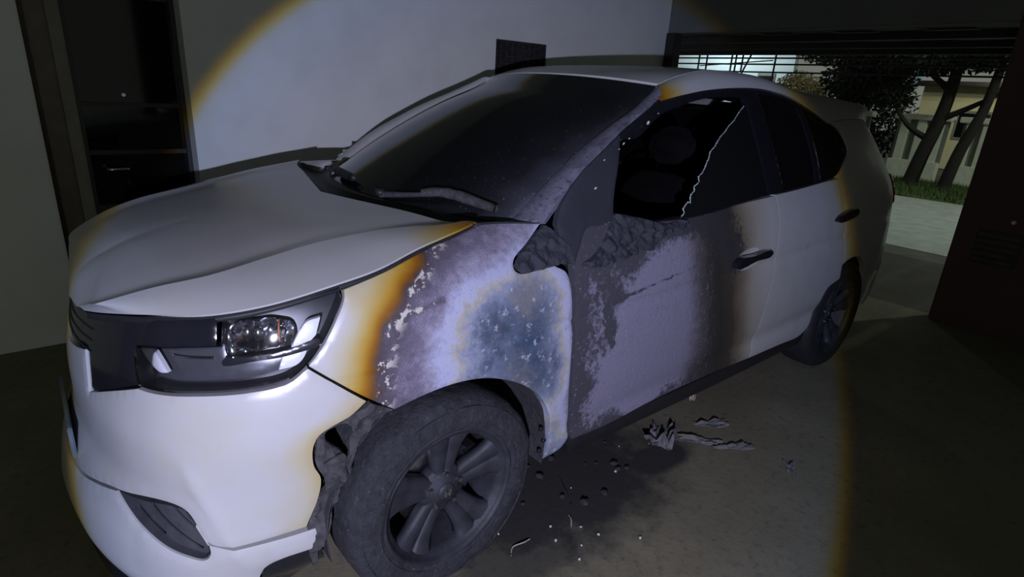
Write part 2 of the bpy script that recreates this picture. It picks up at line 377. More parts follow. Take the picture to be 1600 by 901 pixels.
# --- paint that has burnt: attribute 'burn' runs from sound paint (0) through scorch, bubbled primer, ash to bare heat-blued steel (9)
def burnt_fender(name):
    t = NT(name); b = t.attr('burn'); act = t.sstep(b, 2.3, 3.4)
    n1 = t.noise(55, 7, .65); n2 = t.noise(13, 5, .6); n3 = t.noise(160, 3, .6)
    w = t.math('ADD', t.math('MULTIPLY', t.math('SUBTRACT', n1, .5), 1.5), t.math('MULTIPLY', t.math('SUBTRACT', n2, .5), 1.7))
    soft = t.math('MULTIPLY', t.math('SUBTRACT', n2, .5), .5)
    bb = t.math('ADD', b, t.math('ADD', t.math('MULTIPLY', w, act), soft))
    bb = t.math('MULTIPLY', bb, .1)
    st = [(0, (.50, .50, .505)), (.045, (.49, .455, .33)), (.10, (.47, .37, .15)), (.16, (.44, .265, .036)), (.215, (.31, .135, .010)), (.265, (.15, .06, .010)), (.295, (.06, .04, .042)), (.34, (.078, .066, .088)), (.42, (.125, .11, .155)), (.48, (.17, .152, .215)),
          (.53, (.27, .25, .34)), (.595, (.40, .425, .60)), (.63, (.42, .44, .57)), (.67, (.40, .38, .33)), (.71, (.27, .30, .40)), (.77, (.165, .20, .29)), (.85, (.095, .125, .19)), (.93, (.045, .075, .13)), (1, (.035, .06, .11))]
    col = t.ramp(bb, st)
    # crazed primer: pale net in the bubbled band
    wv = t.n('ShaderNodeVectorMath', operation='ADD'); nz = t.n('ShaderNodeTexNoise'); nz.inputs['Scale'].default_value = 60; t.l(t.coord(), nz.inputs['Vector']); sc_ = t.n('ShaderNodeVectorMath', operation='SCALE'); sc_.inputs['Scale'].default_value = .022; t.l(nz.outputs['Color'], sc_.inputs[0]); t.l(t.coord(), wv.inputs[0]); t.l(sc_.outputs[0], wv.inputs[1])
    ed = t.sstep(t.vor(150, 'DISTANCE_TO_EDGE', wv.outputs[0]), .16, .02); zone = t.math('MULTIPLY', t.sstep(b, 3.5, 4.3), t.sstep(b, 5.9, 5.2))
    patch = t.sstep(n2, .46, .60)
    col = t.mix(t.math('MULTIPLY', t.math('MULTIPLY', ed, zone), t.math('MULTIPLY', patch, .45)), col, (.34, .32, .42))
    # cream flakes of undercoat along the scorch front
    fz = t.math('MULTIPLY', t.sstep(b, 2.95, 3.15), t.sstep(b, 4.0, 3.5)); fl = t.sstep(t.noise(34, 4, .6), .53, .57)
    col = t.mix(t.math('MULTIPLY', fz, fl), col, (.52, .49, .44))
    mot = t.noise(6.5, 5, .6); col = t.mix(t.math('MULTIPLY', t.math('MULTIPLY', t.sstep(mot, .52, .68), t.sstep(b, 6.9, 7.8)), .75), col, (.05, .065, .10))
    col = t.mix(t.math('MULTIPLY', t.math('MULTIPLY', t.sstep(mot, .48, .34), t.sstep(b, 6.7, 7.4)), .55), col, (.19, .175, .15))
    # dark pinholes and pale ash specks over the bare steel
    sp = t.math('MULTIPLY', t.sstep(n3, .64, .70), t.sstep(b, 3.4, 4.0)); col = t.mix(t.math('MULTIPLY', sp, .55), col, (.05, .05, .065))
    ash = t.math('MULTIPLY', t.sstep(t.noise(42, 8, .72), .57, .64), t.sstep(b, 6.8, 7.6)); col = t.mix(t.math('MULTIPLY', ash, .65), col, (.50, .53, .63))
    t.pset(Base_Color=col, Roughness=t.math('ADD', .34, t.math('MULTIPLY', act, .40)), Coat_Weight=t.math('MULTIPLY', t.math('SUBTRACT', 1., act), .3), Coat_Roughness=.12)
    t.bump(t.math('ADD', t.math('MULTIPLY', t.math('MULTIPLY', act, n1), 1.), t.math('MULTIPLY', t.math('MULTIPLY', ed, zone), .5)), .45, .004)
    return t.m
M_FENDER = burnt_fender('heat_scorched_paint')
# --- door: attribute 'burn' 0 grey primer .. 4 sound paint, 'soot' charring
t = NT('burnt_door_paint'); b = t.attr('burn'); k = t.attr('soot'); n1 = t.noise(48, 7, .65); n2 = t.noise(11, 5, .6); n3 = t.noise(150, 4, .6)
act = t.sstep(b, 3.4, 2.2); gate = t.sstep(b, 2.3, 1.6)
bb = t.math('ADD', b, t.math('MULTIPLY', t.math('ADD', t.math('MULTIPLY', t.math('SUBTRACT', n1, .5), .9), t.math('MULTIPLY', t.math('SUBTRACT', n2, .5), .7)), t.math('ADD', .25, t.math('MULTIPLY', gate, .75))))
col = t.ramp(t.math('MULTIPLY', bb, .2), [(0, (.235, .225, .315)), (.10, (.215, .205, .285)), (.17, (.155, .145, .185)), (.25, (.085, .078, .085)), (.36, (.035, .032, .030)), (.46, (.026, .024, .021)), (.55, (.060, .051, .036)), (.64, (.22, .19, .14)), (.73, (.40, .385, .34)), (.85, (.50, .50, .505))])
# bubbled rim: pale curls between the primer and the soot
rz = t.math('MULTIPLY', t.sstep(b, .75, 1.1), t.sstep(b, 2.2, 1.8)); cu = t.sstep(t.math('ABSOLUTE', t.math('SUBTRACT', t.noise(42, 3, .5, t.scale((1.6, 1, .55)), 1.2), .5)), .030, .008)
col = t.mix(t.math('MULTIPLY', t.math('MULTIPLY', rz, cu), t.math('MULTIPLY', t.sstep(n1, .48, .6), .5)), col, (.28, .26, .29))
kk = t.sstep(t.math('ADD', k, t.math('ADD', t.math('MULTIPLY', t.math('SUBTRACT', n1, .5), 1.3), t.math('MULTIPLY', t.math('SUBTRACT', n2, .5), 1.0))), .38, .78)
col = t.mix(t.math('MULTIPLY', kk, .88), col, (.034, .035, .042))
pin = t.math('MULTIPLY', t.sstep(n3, .60, .68), gate); col = t.mix(t.math('MULTIPLY', pin, .5), col, (.07, .068, .085))
fleck = t.math('MULTIPLY', t.sstep(t.noise(85, 3, .5), .66, .71), gate); col = t.mix(t.math('MULTIPLY', fleck, .45), col, (.42, .41, .49))
t.pset(Base_Color=col, Roughness=t.math('ADD', .36, t.math('MULTIPLY', act, .42)), Coat_Weight=t.math('MULTIPLY', t.math('SUBTRACT', 1., act), .3), Coat_Roughness=.12)
t.bump(t.math('MULTIPLY', t.math('ADD', n1, t.math('MULTIPLY', n3, .4)), act), .5, .005); M_DOOR = t.m
# --- bare scorched pillar metal
t = NT('scorched_pillar'); n1 = t.noise(60, 7, .65); n2 = t.noise(10, 5)
col = t.ramp(n2, [(.3, (.10, .10, .14)), (.5, (.19, .185, .26)), (.7, (.25, .245, .34))]); col = t.mix(t.sstep(n1, .52, .66), col, (.07, .07, .09))
t.pset(Base_Color=col, Roughness=.7); t.bump(n1, .4, .004); M_PILLAR = t.m
# --- charred plastic
def charred(name, base, hi, rough=.72):
    t = NT(name); n1 = t.noise(38, 8, .68); n2 = t.noise(8, 4)
    col = t.ramp(t.math('ADD', t.math('MULTIPLY', n1, .7), t.math('MULTIPLY', n2, .3)), [(.35, base), (.58, tuple(.5*(a+b) for a, b in zip(base, hi))), (.72, hi)])
    fk = t.sstep(t.noise(70, 5, .6), .655, .70); col = t.mix(t.math('MULTIPLY', fk, .5), col, tuple(min(.5, 2.6*h+.06) for h in hi))
    t.pset(Base_Color=col, Roughness=rough); t.bump(t.math('ADD', n1, t.math('MULTIPLY', t.noise(110, 5, .7), .5)), .9, .010); return t.m
M_CHAR = charred('charred_plastic', (.022, .023, .028), (.085, .085, .10)); M_CHAR2 = charred('charred_ash_plastic', (.026, .026, .032), (.13, .125, .13), .75)
M_SAIL = charred('charred_trim', (.032, .034, .048), (.052, .054, .075), .62)
t = NT('smooth_charred_panel'); n1 = t.noise(5, 4); t.pset(Base_Color=t.mix(n1, (.026, .028, .040), (.042, .044, .060)), Roughness=.6); t.bump(t.noise(70, 4), .12, .003); M_CORNER = t.m
M_TYRE = charred('burnt_tyre_rubber', (.013, .0135, .018), (.062, .066, .080), .74)
M_RUBBER = simple('black_rubber', (.018, .018, .019), .65, bump=.15)
M_RIM = simple('sooty_alloy', (.036, .038, .048), .60, .25, 18, .45, .2, 90)
M_RIMDARK = simple('dark_alloy', (.02, .02, .023), .4, .4)
M_DISC = simple('brake_disc_steel', (.50, .50, .55), .30, 1., 30, .3, .1)
M_BLACKGLOSS = simple('gloss_black_plastic', (.012, .012, .018), .16, coat=.5, namp=.15)
M_BLACK = simple('matt_black_plastic', (.017, .017, .020), .55, bump=.1)
M_DARKIN = simple('cabin_dark_fabric', (.0025, .0025, .0035), .9, bump=.2, spec=.15)
M_CHROME = simple('chrome', (.82, .82, .85), .09, 1., namp=.08)
M_SMOKECHROME = simple('smoked_chrome', (.5, .5, .55), .14, 1., namp=.1)
M_HLLOW = simple('headlamp_reflector_grey', (.085, .087, .098), .32, .3, namp=.15)
M_HLBODY = simple('headlamp_bezel_black', (.022, .022, .028), .3, .0, namp=.2)
M_GUIDE = simple('light_guide_white', (.80, .81, .86), .28, namp=.05)
M_AMBER = simple('amber_bulb', (.55, .22, .10), .2, namp=.1)
M_VENT = simple('vent_grey_plastic', (.055, .056, .065), .55, bump=.2)
M_PLATE = simple('number_plate_metal', (.14, .18, .24), .35, .2)
def glass(name, tint, alpha, rough=.03, dust=None):
    t = NT(name); tr = t.n('ShaderNodeBsdfTransparent'); tr.inputs[0].default_value = (*tint, 1); gl = t.n('ShaderNodeBsdfGlossy'); gl.inputs['Roughness'].default_value = rough
    fr = t.n('ShaderNodeFresnel'); fr.inputs[0].default_value = 1.5
    di = t.n('ShaderNodeBsdfDiffuse'); di.inputs[0].default_value = (*(dust or (.1, .1, .11)), 1)
    m1 = t.n('ShaderNodeMixShader'); t.setv(m1.inputs[0], alpha); t.l(tr.outputs[0], m1.inputs[1]); t.l(di.outputs[0], m1.inputs[2])
    m2 = t.n('ShaderNodeMixShader'); t.l(fr.outputs[0], m2.inputs[0]); t.l(m1.outputs[0], m2.inputs[1]); t.l(gl.outputs[0], m2.inputs[2]); t.l(m2.outputs[0], t.out.inputs[0]); return t.m
M_LENS = glass('headlamp_clear_lens', (.93, .94, .97), .015, .04, (.4, .4, .45))
M_SHARD = glass('tinted_side_glass', (.16, .19, .18), .10, .05, (.10, .115, .115))
M_DOORGLASS = glass('dark_door_glass', (.05, .05, .055), .25, .06, (.02, .02, .022))
M_BLACKGLASS = simple('black_tinted_glass', (.006, .006, .008), .07, namp=.2)
t = NT('glass_edge'); t.pset(Base_Color=t.mix(t.noise(150, 3), (.25, .36, .36), (.75, .85, .86)), Roughness=.25); M_GLASSEDGE = t.m
# windscreen: laminated glass under a film of soot that thickens to grey ash towards the burnt pillar
t = NT('sooted_windscreen'); k = t.attr('haze'); n1 = t.noise(40, 7, .6); n2 = t.noise(7, 4); n3 = t.noise(120, 3)
kk = t.math('ADD', k, t.math('MULTIPLY', t.math('SUBTRACT', n2, .5), .35))
col = t.ramp(kk, [(0, (.004, .004, .005)), (.35, (.007, .008, .010)), (.6, (.015, .016, .020)), (.85, (.05, .052, .068)), (1, (.13, .13, .175))])
col = t.mix(t.math('MULTIPLY', t.sstep(n3, .69, .74), t.math('MULTIPLY', k, .8)), col, (.5, .52, .55))
t.pset(Base_Color=col, Roughness=t.math('ADD', .10, t.math('MULTIPLY', k, .25))); M_WIND = t.m
M_LAMPRED = simple('tail_lamp_red', (.25, .01, .012), .12, coat=.6)
# --- the place
t = NT('plaster_wall'); n1 = t.noise(3, 6); n2 = t.noise(60, 5)
t.pset(Base_Color=t.mix(t.sstep(n1, .35, .75), (.82, .84, .83), (.74, .76, .75)), Roughness=.85); t.bump(n2, .12, .003); M_WALL = t.m
t = NT('entrance_wall_paint'); n1 = t.noise(4, 6); t.pset(Base_Color=t.mix(n1, (.085, .046, .050), (.115, .064, .068)), Roughness=.85); t.bump(t.noise(50, 5), .2, .004); M_WALLDARK = t.m
M_CEIL = simple('ceiling_paint', (.42, .43, .42), .85, nscale=3, namp=.1)
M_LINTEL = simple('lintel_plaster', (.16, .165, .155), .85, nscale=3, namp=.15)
M_FRAME = simple('brown_door_frame', (.14, .10, .082), .5, nscale=12, namp=.25)
M_FRAME2 = simple('grey_door_jamb', (.24, .22, .19), .6, nscale=12, namp=.2)
M_BLOCK = charred('sooted_vent_block', (.010, .010, .012), (.075, .075, .075), .85)
# concrete floor with oil and soot stains (stains lie where the fire dripped, beside the front wheel)
t = NT('garage_concrete'); n1 = t.noise(2.2, 7, .6); n2 = t.noise(28, 7, .65); n3 = t.noise(130, 4)
col = t.ramp(n1, [(.3, (.155, .142, .092)), (.55, (.20, .182, .12)), (.75, (.245, .222, .15))])
col = t.mix(t.sstep(n2, .5, .72), col, (.12, .11, .09)); col = t.mix(t.math('MULTIPLY', t.sstep(n3, .66, .72), .5), col, (.25, .24, .2))
sp = t.n('ShaderNodeSeparateXYZ'); t.l(t.coord(), sp.inputs[0])
def blob(cx, cy, rx, ry, soft=.35):
    a = t.math('DIVIDE', t.math('SUBTRACT', sp.outputs[0], cx), rx); b_ = t.math('DIVIDE', t.math('SUBTRACT', sp.outputs[1], cy), ry)
    r = t.math('SQRT', t.math('ADD', t.math('MULTIPLY', a, a), t.math('MULTIPLY', b_, b_)))
    r = t.math('ADD', r, t.math('MULTIPLY', t.math('SUBTRACT', t.noise(9, 7, .65), .5), 1.1)); return t.sstep(r, 1+soft, 1-soft)
st = t.math('MAXIMUM', blob(-.58, .70, .60, .36), t.math('MAXIMUM', blob(-1.08, .86, .22, .10), t.math('MULTIPLY', blob(-.30, .92, .32, .14), .7)))
col = t.mix(t.math('MULTIPLY', st, .93), col, (.018, .018, .021))
t.pset(Base_Color=col, Roughness=.88); t.bump(t.math('ADD', n2, t.math('MULTIPLY', n3, .4)), .35, .006); M_FLOOR = t.m
M_APRON = simple('street_concrete', (.30, .33, .32), .85, nscale=5, namp=.2)
M_ROAD = simple('dim_ground', (.07, .065, .06), .9, nscale=4, namp=.3)
t = NT('lawn_soil'); t.pset(Base_Color=t.mix(t.noise(30, 5), (.03, .055, .015), (.08, .13, .035)), Roughness=.95); M_GRASS = t.m
M_FENCE = simple('pale_fence_paint', (.72, .75, .66), .8, nscale=6, namp=.15)
M_FENCEDARK = simple('grey_fence_recess', (.20, .22, .20), .8, nscale=6, namp=.2)
M_STEEL = simple('dark_painted_steel', (.018, .016, .017), .5)
M_CANOPY = simple('dark_canopy_sheet', (.035, .030, .030), .7, nscale=8, namp=.3)
M_BARK = simple('tree_bark', (.012, .010, .009), .9, nscale=30, namp=.4, bump=.6, bscale=40)
M_LEAF = simple('dark_leaves', (.010, .016, .009), .7, nscale=6, namp=.5)
M_LEAFTAN = simple('dry_tan_leaves', (.30, .24, .11), .75, nscale=6, namp=.4)
M_HOUSE = simple('house_wall_paint', (.62, .70, .74), .8, nscale=2, namp=.1)
M_HOUSEY = simple('cream_house_wall', (.62, .58, .38), .8, nscale=2, namp=.1)
M_TARP = simple('blue_awning_sheet', (.22, .42, .62), .5, nscale=4, namp=.15)
M_ASH = charred('grey_ash_flake', (.09, .09, .095), (.27, .26, .25), .85); M_SCRAP = charred('scorched_sheet_scrap', (.10, .10, .115), (.30, .29, .31), .6)
M_TWIG = simple('dry_straw', (.46, .41, .30), .8)
M_GLASSBIT = simple('glass_crumb', (.75, .80, .82), .08, namp=.1)
OUT={
'fender':[(1.1511,1.0045,1),(1.264,1.0322),(1.3914,1.0662),(1.5331,1.0943),(1.6197,1.1117,1),(1.7213,1.11),(1.8167,1.1054,1),(1.738,1.0583),(1.6688,1.0181),(1.6629,0.9967),(1.6803,0.9841),(1.7435,0.985),(1.8154,0.9888,1),(1.8592,0.9637),(1.8762,0.9208),(1.8883,0.7996),(1.9046,0.563),(1.9558,0.3179,1),(1.9197,0.278),(1.8407,0.2645,1),(1.8527,0.3372),(1.8356,0.4424),(1.7917,0.5264),(1.7333,0.5904),(1.6539,0.6449),(1.5539,0.6872),(1.4858,0.7002),(1.4117,0.7025),(1.3323,0.6929),(1.2521,0.6745,1),(1.1814,0.7241),(1.1052,0.7837),(1.0415,0.8339,1),(1.0826,0.8805),(1.1204,0.9376),(1.1464,0.9823)],
'front_door':[(1.8909,0.9772,1),(1.8999,0.7973),(1.9176,0.5589),(1.9705,0.3042,1),(2.1673,0.2989),(2.3939,0.3156),(2.7023,0.3207),(3.1569,0.3145),(3.3719,0.3073,1),(3.206,0.6797),(3.1154,0.9055),(3.1223,1.1054,1),(2.9024,1.0924),(2.6596,1.0745),(2.482,1.0685),(2.3043,1.0749),(2.1017,1.0998),(1.9761,1.0906,1),(1.9135,1.034)],
'rear_door':[(3.401,0.3032,1),(3.7226,0.2977),(3.807,0.3294,1),(3.8549,0.4415),(3.8874,0.5476),(4.0246,0.5883,1),(3.981,0.7268),(3.9147,0.9108),(3.888,1.0385),(3.8967,1.1413,1),(3.7205,1.135),(3.3655,1.1145),(3.1455,1.1065,1),(3.139,0.9026),(3.2323,0.675)],
'mirror_sail':[(1.819,1.1019,1),(1.7423,1.058),(1.6725,1.016),(1.6675,0.9961),(1.6835,0.9872),(1.7491,0.9879),(1.8214,0.9918),(1.8922,0.9848,1),(1.8793,1.0282),(1.8577,1.0755)],
'door_corner':[(1.8596,1.0984,1),(1.9154,1.1696),(2.0042,1.2435),(2.1076,1.2981),(2.2352,1.3601,1),(2.1961,1.2818),(2.1395,1.1815),(2.1009,1.0979,1),(2.0324,1.0859),(1.9732,1.0832),(1.9187,1.024),(1.893,0.9886,1),(1.8628,1.0261)],
'front_glass':[(2.4828,1.0707,1),(2.5127,1.0862),(2.5103,1.0999),(2.5484,1.122),(2.5624,1.1165),(2.5794,1.145),(2.6096,1.157),(2.6113,1.1708),(2.6533,1.1896),(2.6558,1.2059),(2.699,1.2253),(2.7417,1.262),(2.7615,1.2758),(2.7748,1.2948),(2.8232,1.3182),(2.8782,1.3521),(2.9289,1.3743),(2.9712,1.3971),(3.0171,1.4153),(3.0723,1.4469),(3.1327,1.4743,1),(3.2463,1.474,1),(3.1694,1.3073),(3.0555,1.1046,1),(2.9036,1.0948),(2.6605,1.0768)],
'rear_glass':[(3.2154,1.1073,1),(3.3655,1.1145),(3.5571,1.1261,1),(3.6548,1.2391),(3.7108,1.4171),(3.6864,1.4767,1),(3.5502,1.5033),(3.409,1.5111,1),(3.3376,1.3319)],
'quarter_glass':[(3.6078,1.1291,1),(3.7589,1.136),(3.8734,1.1549),(3.9921,1.2031),(4.1216,1.2825),(4.0959,1.3606),(3.9822,1.4184),(3.8469,1.4548),(3.7299,1.4745,1),(3.7519,1.4113),(3.7051,1.2375)],
'headlight':[(0.5567,0.8587,1),(0.5862,0.7673,1),(0.6327,0.7679),(0.7643,0.779),(0.895,0.7881),(0.9925,0.8025),(1.04,0.834),(1.081,0.8807),(1.1188,0.9378),(1.1453,0.9852),(1.1406,1.0012,1),(1.0723,0.9897),(0.9765,0.9717),(0.8366,0.9533,1),(0.834,0.891,1),(0.726,0.8826)],
'grille_bar':[(0.2205,0.8563),(0.4539,0.9063),(0.6243,0.9382),(0.811,0.9582),(0.9773,0.98),(1.1433,1.0134,1),(1.1415,1.0052,1),(1.0729,0.9938),(0.9769,0.9759),(0.8298,0.9559,1),(0.8293,0.8939,1),(0.7258,0.8855),(0.5559,0.8632,1)],
'lens_bowl':[(0.842,0.9297),(0.894,0.9424),(0.9743,0.945),(1.0116,0.9353),(1.0247,0.9136),(1.0192,0.8871),(0.9836,0.8753),(0.9146,0.8711),(0.8447,0.8664)],
'lens_bar':[(0.8367,0.8575),(0.9143,0.8652),(0.9909,0.8731),(1.0761,0.8936),(1.0763,0.8797),(1.0278,0.8664),(0.9822,0.8588),(0.9136,0.8533),(0.8364,0.8457)],
'drl_up':[(1.0292,0.9132,1),(1.0497,0.9353),(1.0849,0.9441,1),(1.0694,0.9034,1),(1.0511,0.8885),(1.0079,0.8791,1)],
'drl_low':[(0.9852,0.8585,1),(1.0466,0.8737,1),(1.0355,0.8517),(1.0161,0.8353),(0.9738,0.8277,1)],
'glint_left':[(0.5492,0.8507,1),(0.5966,0.8598),(0.6388,0.8365),(0.6709,0.8108,1),(0.642,0.8067),(0.5987,0.8216)],
'lens_low':[(0.5684,0.8536,1),(0.7265,0.8753),(0.834,0.8838,1),(0.8365,0.8486),(0.9136,0.8533),(0.9821,0.8573),(1.0334,0.8612,1),(0.9787,0.8148),(0.8956,0.8001),(0.7642,0.7894),(0.636,0.7794),(0.5946,0.7803,1)],
'amber':[(0.9573,0.9273),(0.9884,0.9311),(1.0054,0.9181),(0.9976,0.898),(0.9701,0.8943)],
'vent':[(0.4833,0.4494,1),(0.6016,0.4637),(0.6789,0.4748),(0.7225,0.4727,1),(0.7523,0.434),(0.7764,0.39),(0.7825,0.3553),(0.7685,0.3405),(0.7281,0.3496),(0.6845,0.3634),(0.6342,0.3835),(0.5813,0.4058),(0.534,0.4283)],
'bumper_melt':[(1.0412,0.8308,1),(1.1078,0.7784),(1.1811,0.7188,1),(1.1344,0.6855),(1.0884,0.6683),(1.0561,0.651),(1.0406,0.6218),(1.0394,0.5673),(1.0548,0.5218),(1.0439,0.4589),(1.0252,0.4132),(1.0102,0.3797,1)],
'fender_lamp_edge':[(1.0415,0.8339)],
'bump_bot':[(0.8404,0.3755),(0.7808,0.3868),(0.7225,0.4727),(0.4833,0.4494),(0.2351,0.3879)],
'handle1':[(2.8117,0.8501),(2.84,0.8737),(2.9684,0.8756),(3.0753,0.8845),(3.1122,0.8739),(3.1014,0.8546),(2.9766,0.8487),(2.8913,0.8354),(2.8312,0.8332)],
'handle2':[(3.7752,0.9416),(3.8162,0.9672),(4.0336,0.9812),(4.037,0.9605),(3.8249,0.9334)],
'handle_cup1':[(2.8513,0.833),(2.8633,0.8815),(2.946,0.9038),(3.0232,0.894),(3.0524,0.8672),(3.0199,0.8237),(2.9403,0.8073)],
'melt_belt':[(2.1072,1.1133),(2.1955,1.1025),(2.3051,1.0769),(2.3724,1.0625),(2.489,1.0656),(2.49,1.0452),(2.4003,1.0312),(2.3154,1.0178),(2.2878,0.9856),(2.2276,0.984),(2.1592,0.9795),(2.0934,0.9729),(2.0145,0.9603),(1.9218,0.9771),(1.9747,0.9981),(2.0279,1.0316),(2.074,1.0764)],
'arch':[(1.8407,0.2645),(1.8356,0.4424),(1.5539,0.6872),(1.2521,0.6745)],
'corner_black':[(0.2517,0.7619,1),(0.2857,0.7105),(0.3165,0.6644,1),(0.4783,0.7262),(0.5837,0.7667,1)],
'apil':[(1.8272,1.1118),(1.9218,1.1922),(2.0038,1.2514),(2.1125,1.3121),(2.2309,1.3747),(2.3431,1.4243),(2.4685,1.4752)],
'melt_skin':[(1.1843,0.7162,1),(1.2468,0.676,1),(1.1945,0.6395),(1.1556,0.5984),(1.1327,0.5225),(1.1019,0.4482),(1.0736,0.3719),(1.0449,0.3072),(1.0183,0.2096,1),(1.0087,0.3258),(1.0116,0.3749,1),(1.0268,0.4127),(1.0439,0.4589),(1.058,0.5208),(1.0425,0.5664),(1.0436,0.6211),(1.0592,0.6504),(1.0915,0.6676),(1.1376,0.6847)],
'melt_hole':[(1.0706,0.6329),(1.0877,0.6578),(1.1205,0.6711),(1.1344,0.6565),(1.1359,0.6146),(1.1248,0.5654),(1.1071,0.5876)],
'bolts':[(1.8174,0.4018),(1.8435,0.3405),(1.8245,0.3069)],
'lip_edge':[(1.0098,0.2821),(0.9417,0.3009),(0.9024,0.2856),(0.883,0.2591)],
'black_edge':[(2.0153,0.8763),(2.1607,0.8855),(2.2104,0.9121)],
}
FB=[(1.043,0.835,0),(1.089,0.872,0),(1.138,0.98,0),(1.07,0.827,0),(1.115,0.804,0.55),(1.145,0.872,0.55),(1.169,0.932,0.55),(1.197,1.003,0.55),(1.163,0.999,0.55),(1.147,0.772,1.3),(1.172,0.868,1.3),(1.21,0.943,1.3),(1.262,1.011,1.3),(1.302,1.039,1.3),(1.175,0.747,2.1),(1.187,0.816,2.1),(1.217,0.894,2.1),(1.285,0.987,2.1),(1.357,1.056,2.1),(1.194,0.732,2.75),(1.203,0.813,2.75),(1.231,0.9,2.75),(1.309,0.995,2.75),(1.391,1.065,2.75),(1.21,0.715,3.2),(1.219,0.801,3.2),(1.243,0.89,3.2),(1.32,0.983,3.2),(1.405,1.062,3.2),(1.268,0.71,4.0),(1.286,0.814,4.0),(1.307,0.897,4.0),(1.39,0.998,4.0),(1.484,1.07,4.0),(1.304,0.71,4.6),(1.328,0.805,4.6),(1.343,0.891,4.6),(1.447,1.022,4.6),(1.585,1.092,4.6),(1.337,0.721,5.2),(1.353,0.818,5.2),(1.371,0.894,5.2),(1.519,1.023,5.2),(1.679,1.086,5.2),(1.742,1.083,5.2),(1.391,0.726,6),(1.399,0.827,6),(1.431,0.91,6),(1.556,0.978,6),(1.648,1.017,6),(1.771,1.076,6),(1.841,0.937,6),(1.868,0.762,6),(1.888,0.568,6),(1.914,0.397,6),(1.823,0.487,6),(1.432,0.717,6.6),(1.439,0.818,6.6),(1.459,0.888,6.6),(1.516,0.94,6.6),(1.622,0.974,6.6),(1.924,0.363,6.6),(1.865,0.431,6.6),(1.496,0.718,7.3),(1.487,0.827,7.3),(1.534,0.911,7.3),(1.642,0.957,7.3),(1.807,0.881,7.3),(1.839,0.679,7.3),(1.843,0.557,7.3),(1.587,0.724,8.2),(1.575,0.847,8.2),(1.659,0.889,8.2),(1.759,0.87,8.2),(1.795,0.691,8.2),(1.697,0.749,9),(1.714,0.795,9),(1.757,0.667,9)]
DB=[(1.92,0.793,0),(2.079,0.877,0),(2.242,0.676,0),(2.431,0.94,0),(2.499,0.752,0),(2.518,0.552,0),(2.112,0.498,0),(2.211,0.9,0),(2.057,0.343,0),(2.503,0.401,0),(1.987,0.367,0),(2.525,0.927,0.9),(2.571,0.739,0.9),(2.638,0.521,0.9),(2.633,0.392,0.9),(2.579,0.945,1.4),(2.636,0.726,1.4),(2.713,0.501,1.4),(2.706,0.356,1.4),(2.638,0.983,2),(2.673,0.855,2),(2.725,0.68,2),(2.814,0.458,2),(2.825,0.323,2),(2.754,1.0,2.6),(2.777,0.893,2.6),(2.794,0.781,2.6),(2.869,0.589,2.6),(2.961,0.398,2.6),(2.877,1.014,3.2),(2.93,0.801,3.2),(2.967,0.631,3.2),(3.061,0.442,3.2),(3.013,1.04,3.7),(3.02,0.743,3.7),(3.117,0.533,3.7),(3.187,0.341,3.7),(3.125,1.044,4.3),(3.199,0.681,4.3),(3.374,0.364,4.3)]
DK=[(2.242,0.676,0),(2.357,0.902,0),(2.462,0.733,0),(2.294,0.498,0),(2.43,0.964,0),(2.117,0.604,0),(2.093,0.447,0),(2.531,0.519,0),(2.265,0.892,0),(2.315,0.312,0),(2.768,0.757,0),(3.13,0.53,0),(2.979,1.004,0),(3.133,0.785,0),(2.002,0.732,0.5),(2.038,0.521,0.5),(1.996,0.8,0.5),(2.108,0.801,0.5),(2.039,0.407,0.5),(1.951,0.833,0.75),(1.972,0.643,0.75),(2.029,0.928,0.75),(2.159,0.92,0.75),(2.079,0.865,0.75),(2.0,0.479,0.75),(2.058,0.743,0.75),(2.38,0.254,0.75),(2.614,0.306,0.75),(2.841,0.871,0.75),(1.955,0.96,1),(2.079,0.985,1),(2.21,0.98,1),(2.288,1.025,1),(2.439,1.032,1),(2.591,1.064,1),(1.905,0.885,1),(1.915,0.752,1),(1.936,0.604,1),(1.974,0.432,1),(2.097,0.296,1),(2.535,0.283,1),(2.202,0.307,1)]

# ------------------------------------------------------------------ THE CAR (nose along +x, left flank along +y, wheels on z = 0)
car = empty('car'); tag(car, 'white car with its burnt left fender and front door, parked nose-in in the garage', 'car')
def surfF(a, b, off=0.):
    P = S(np.abs(a), b, off); P[:, 1] *= np.where(np.asarray(a) < 0, -1, 1); return P
def at(dy):
    return lambda a, b, off=0.: surfF(a, b, np.asarray(off)+dy)
def neg(l): return [(-p[0],)+tuple(p[1:]) for p in l][::-1]
fburn = rbf(FB, 2e-4); dburn = rbf(DB, 2e-4); dsoot = rbf(DK, 2e-4)
clipf = lambda f, lo, hi: (lambda q: np.clip(f(q), lo, hi))
ARCHC, ARCHR = float(s_of_x(0)), .372

def seg(q, a, b, w):
    a = np.array(a); b = np.array(b); d = b-a; u = np.clip(((q-a)@d)/(d@d), 0, 1); return np.exp(-(np.linalg.norm(q-(a+u[:, None]*d), axis=1)/w)**2)
fb_ = lambda q: np.clip(fburn(q), 0, 9.6)
fburn2 = lambda q: fb_(q)+(3.2-fb_(q))*.9*seg(q, (1.307, .926), (1.411, .951), .007)+(9.6-fb_(q))*.9*seg(q, (1.655, .763), (1.742, .769), .012)  # two dark dashes set into the burn values
dsoot_lines = lambda q: np.clip(np.clip(dsoot(q), 0, 1)+.75*seg(q, (2.05, .822), (2.40, .866), .008)+.55*seg(q, (2.40, .866), (2.57, .888), .007)+.6*seg(q, (2.052, .80), (2.095, .661), .018), 0, 1)  # also draws a dark line along the door crease and a vertical streak
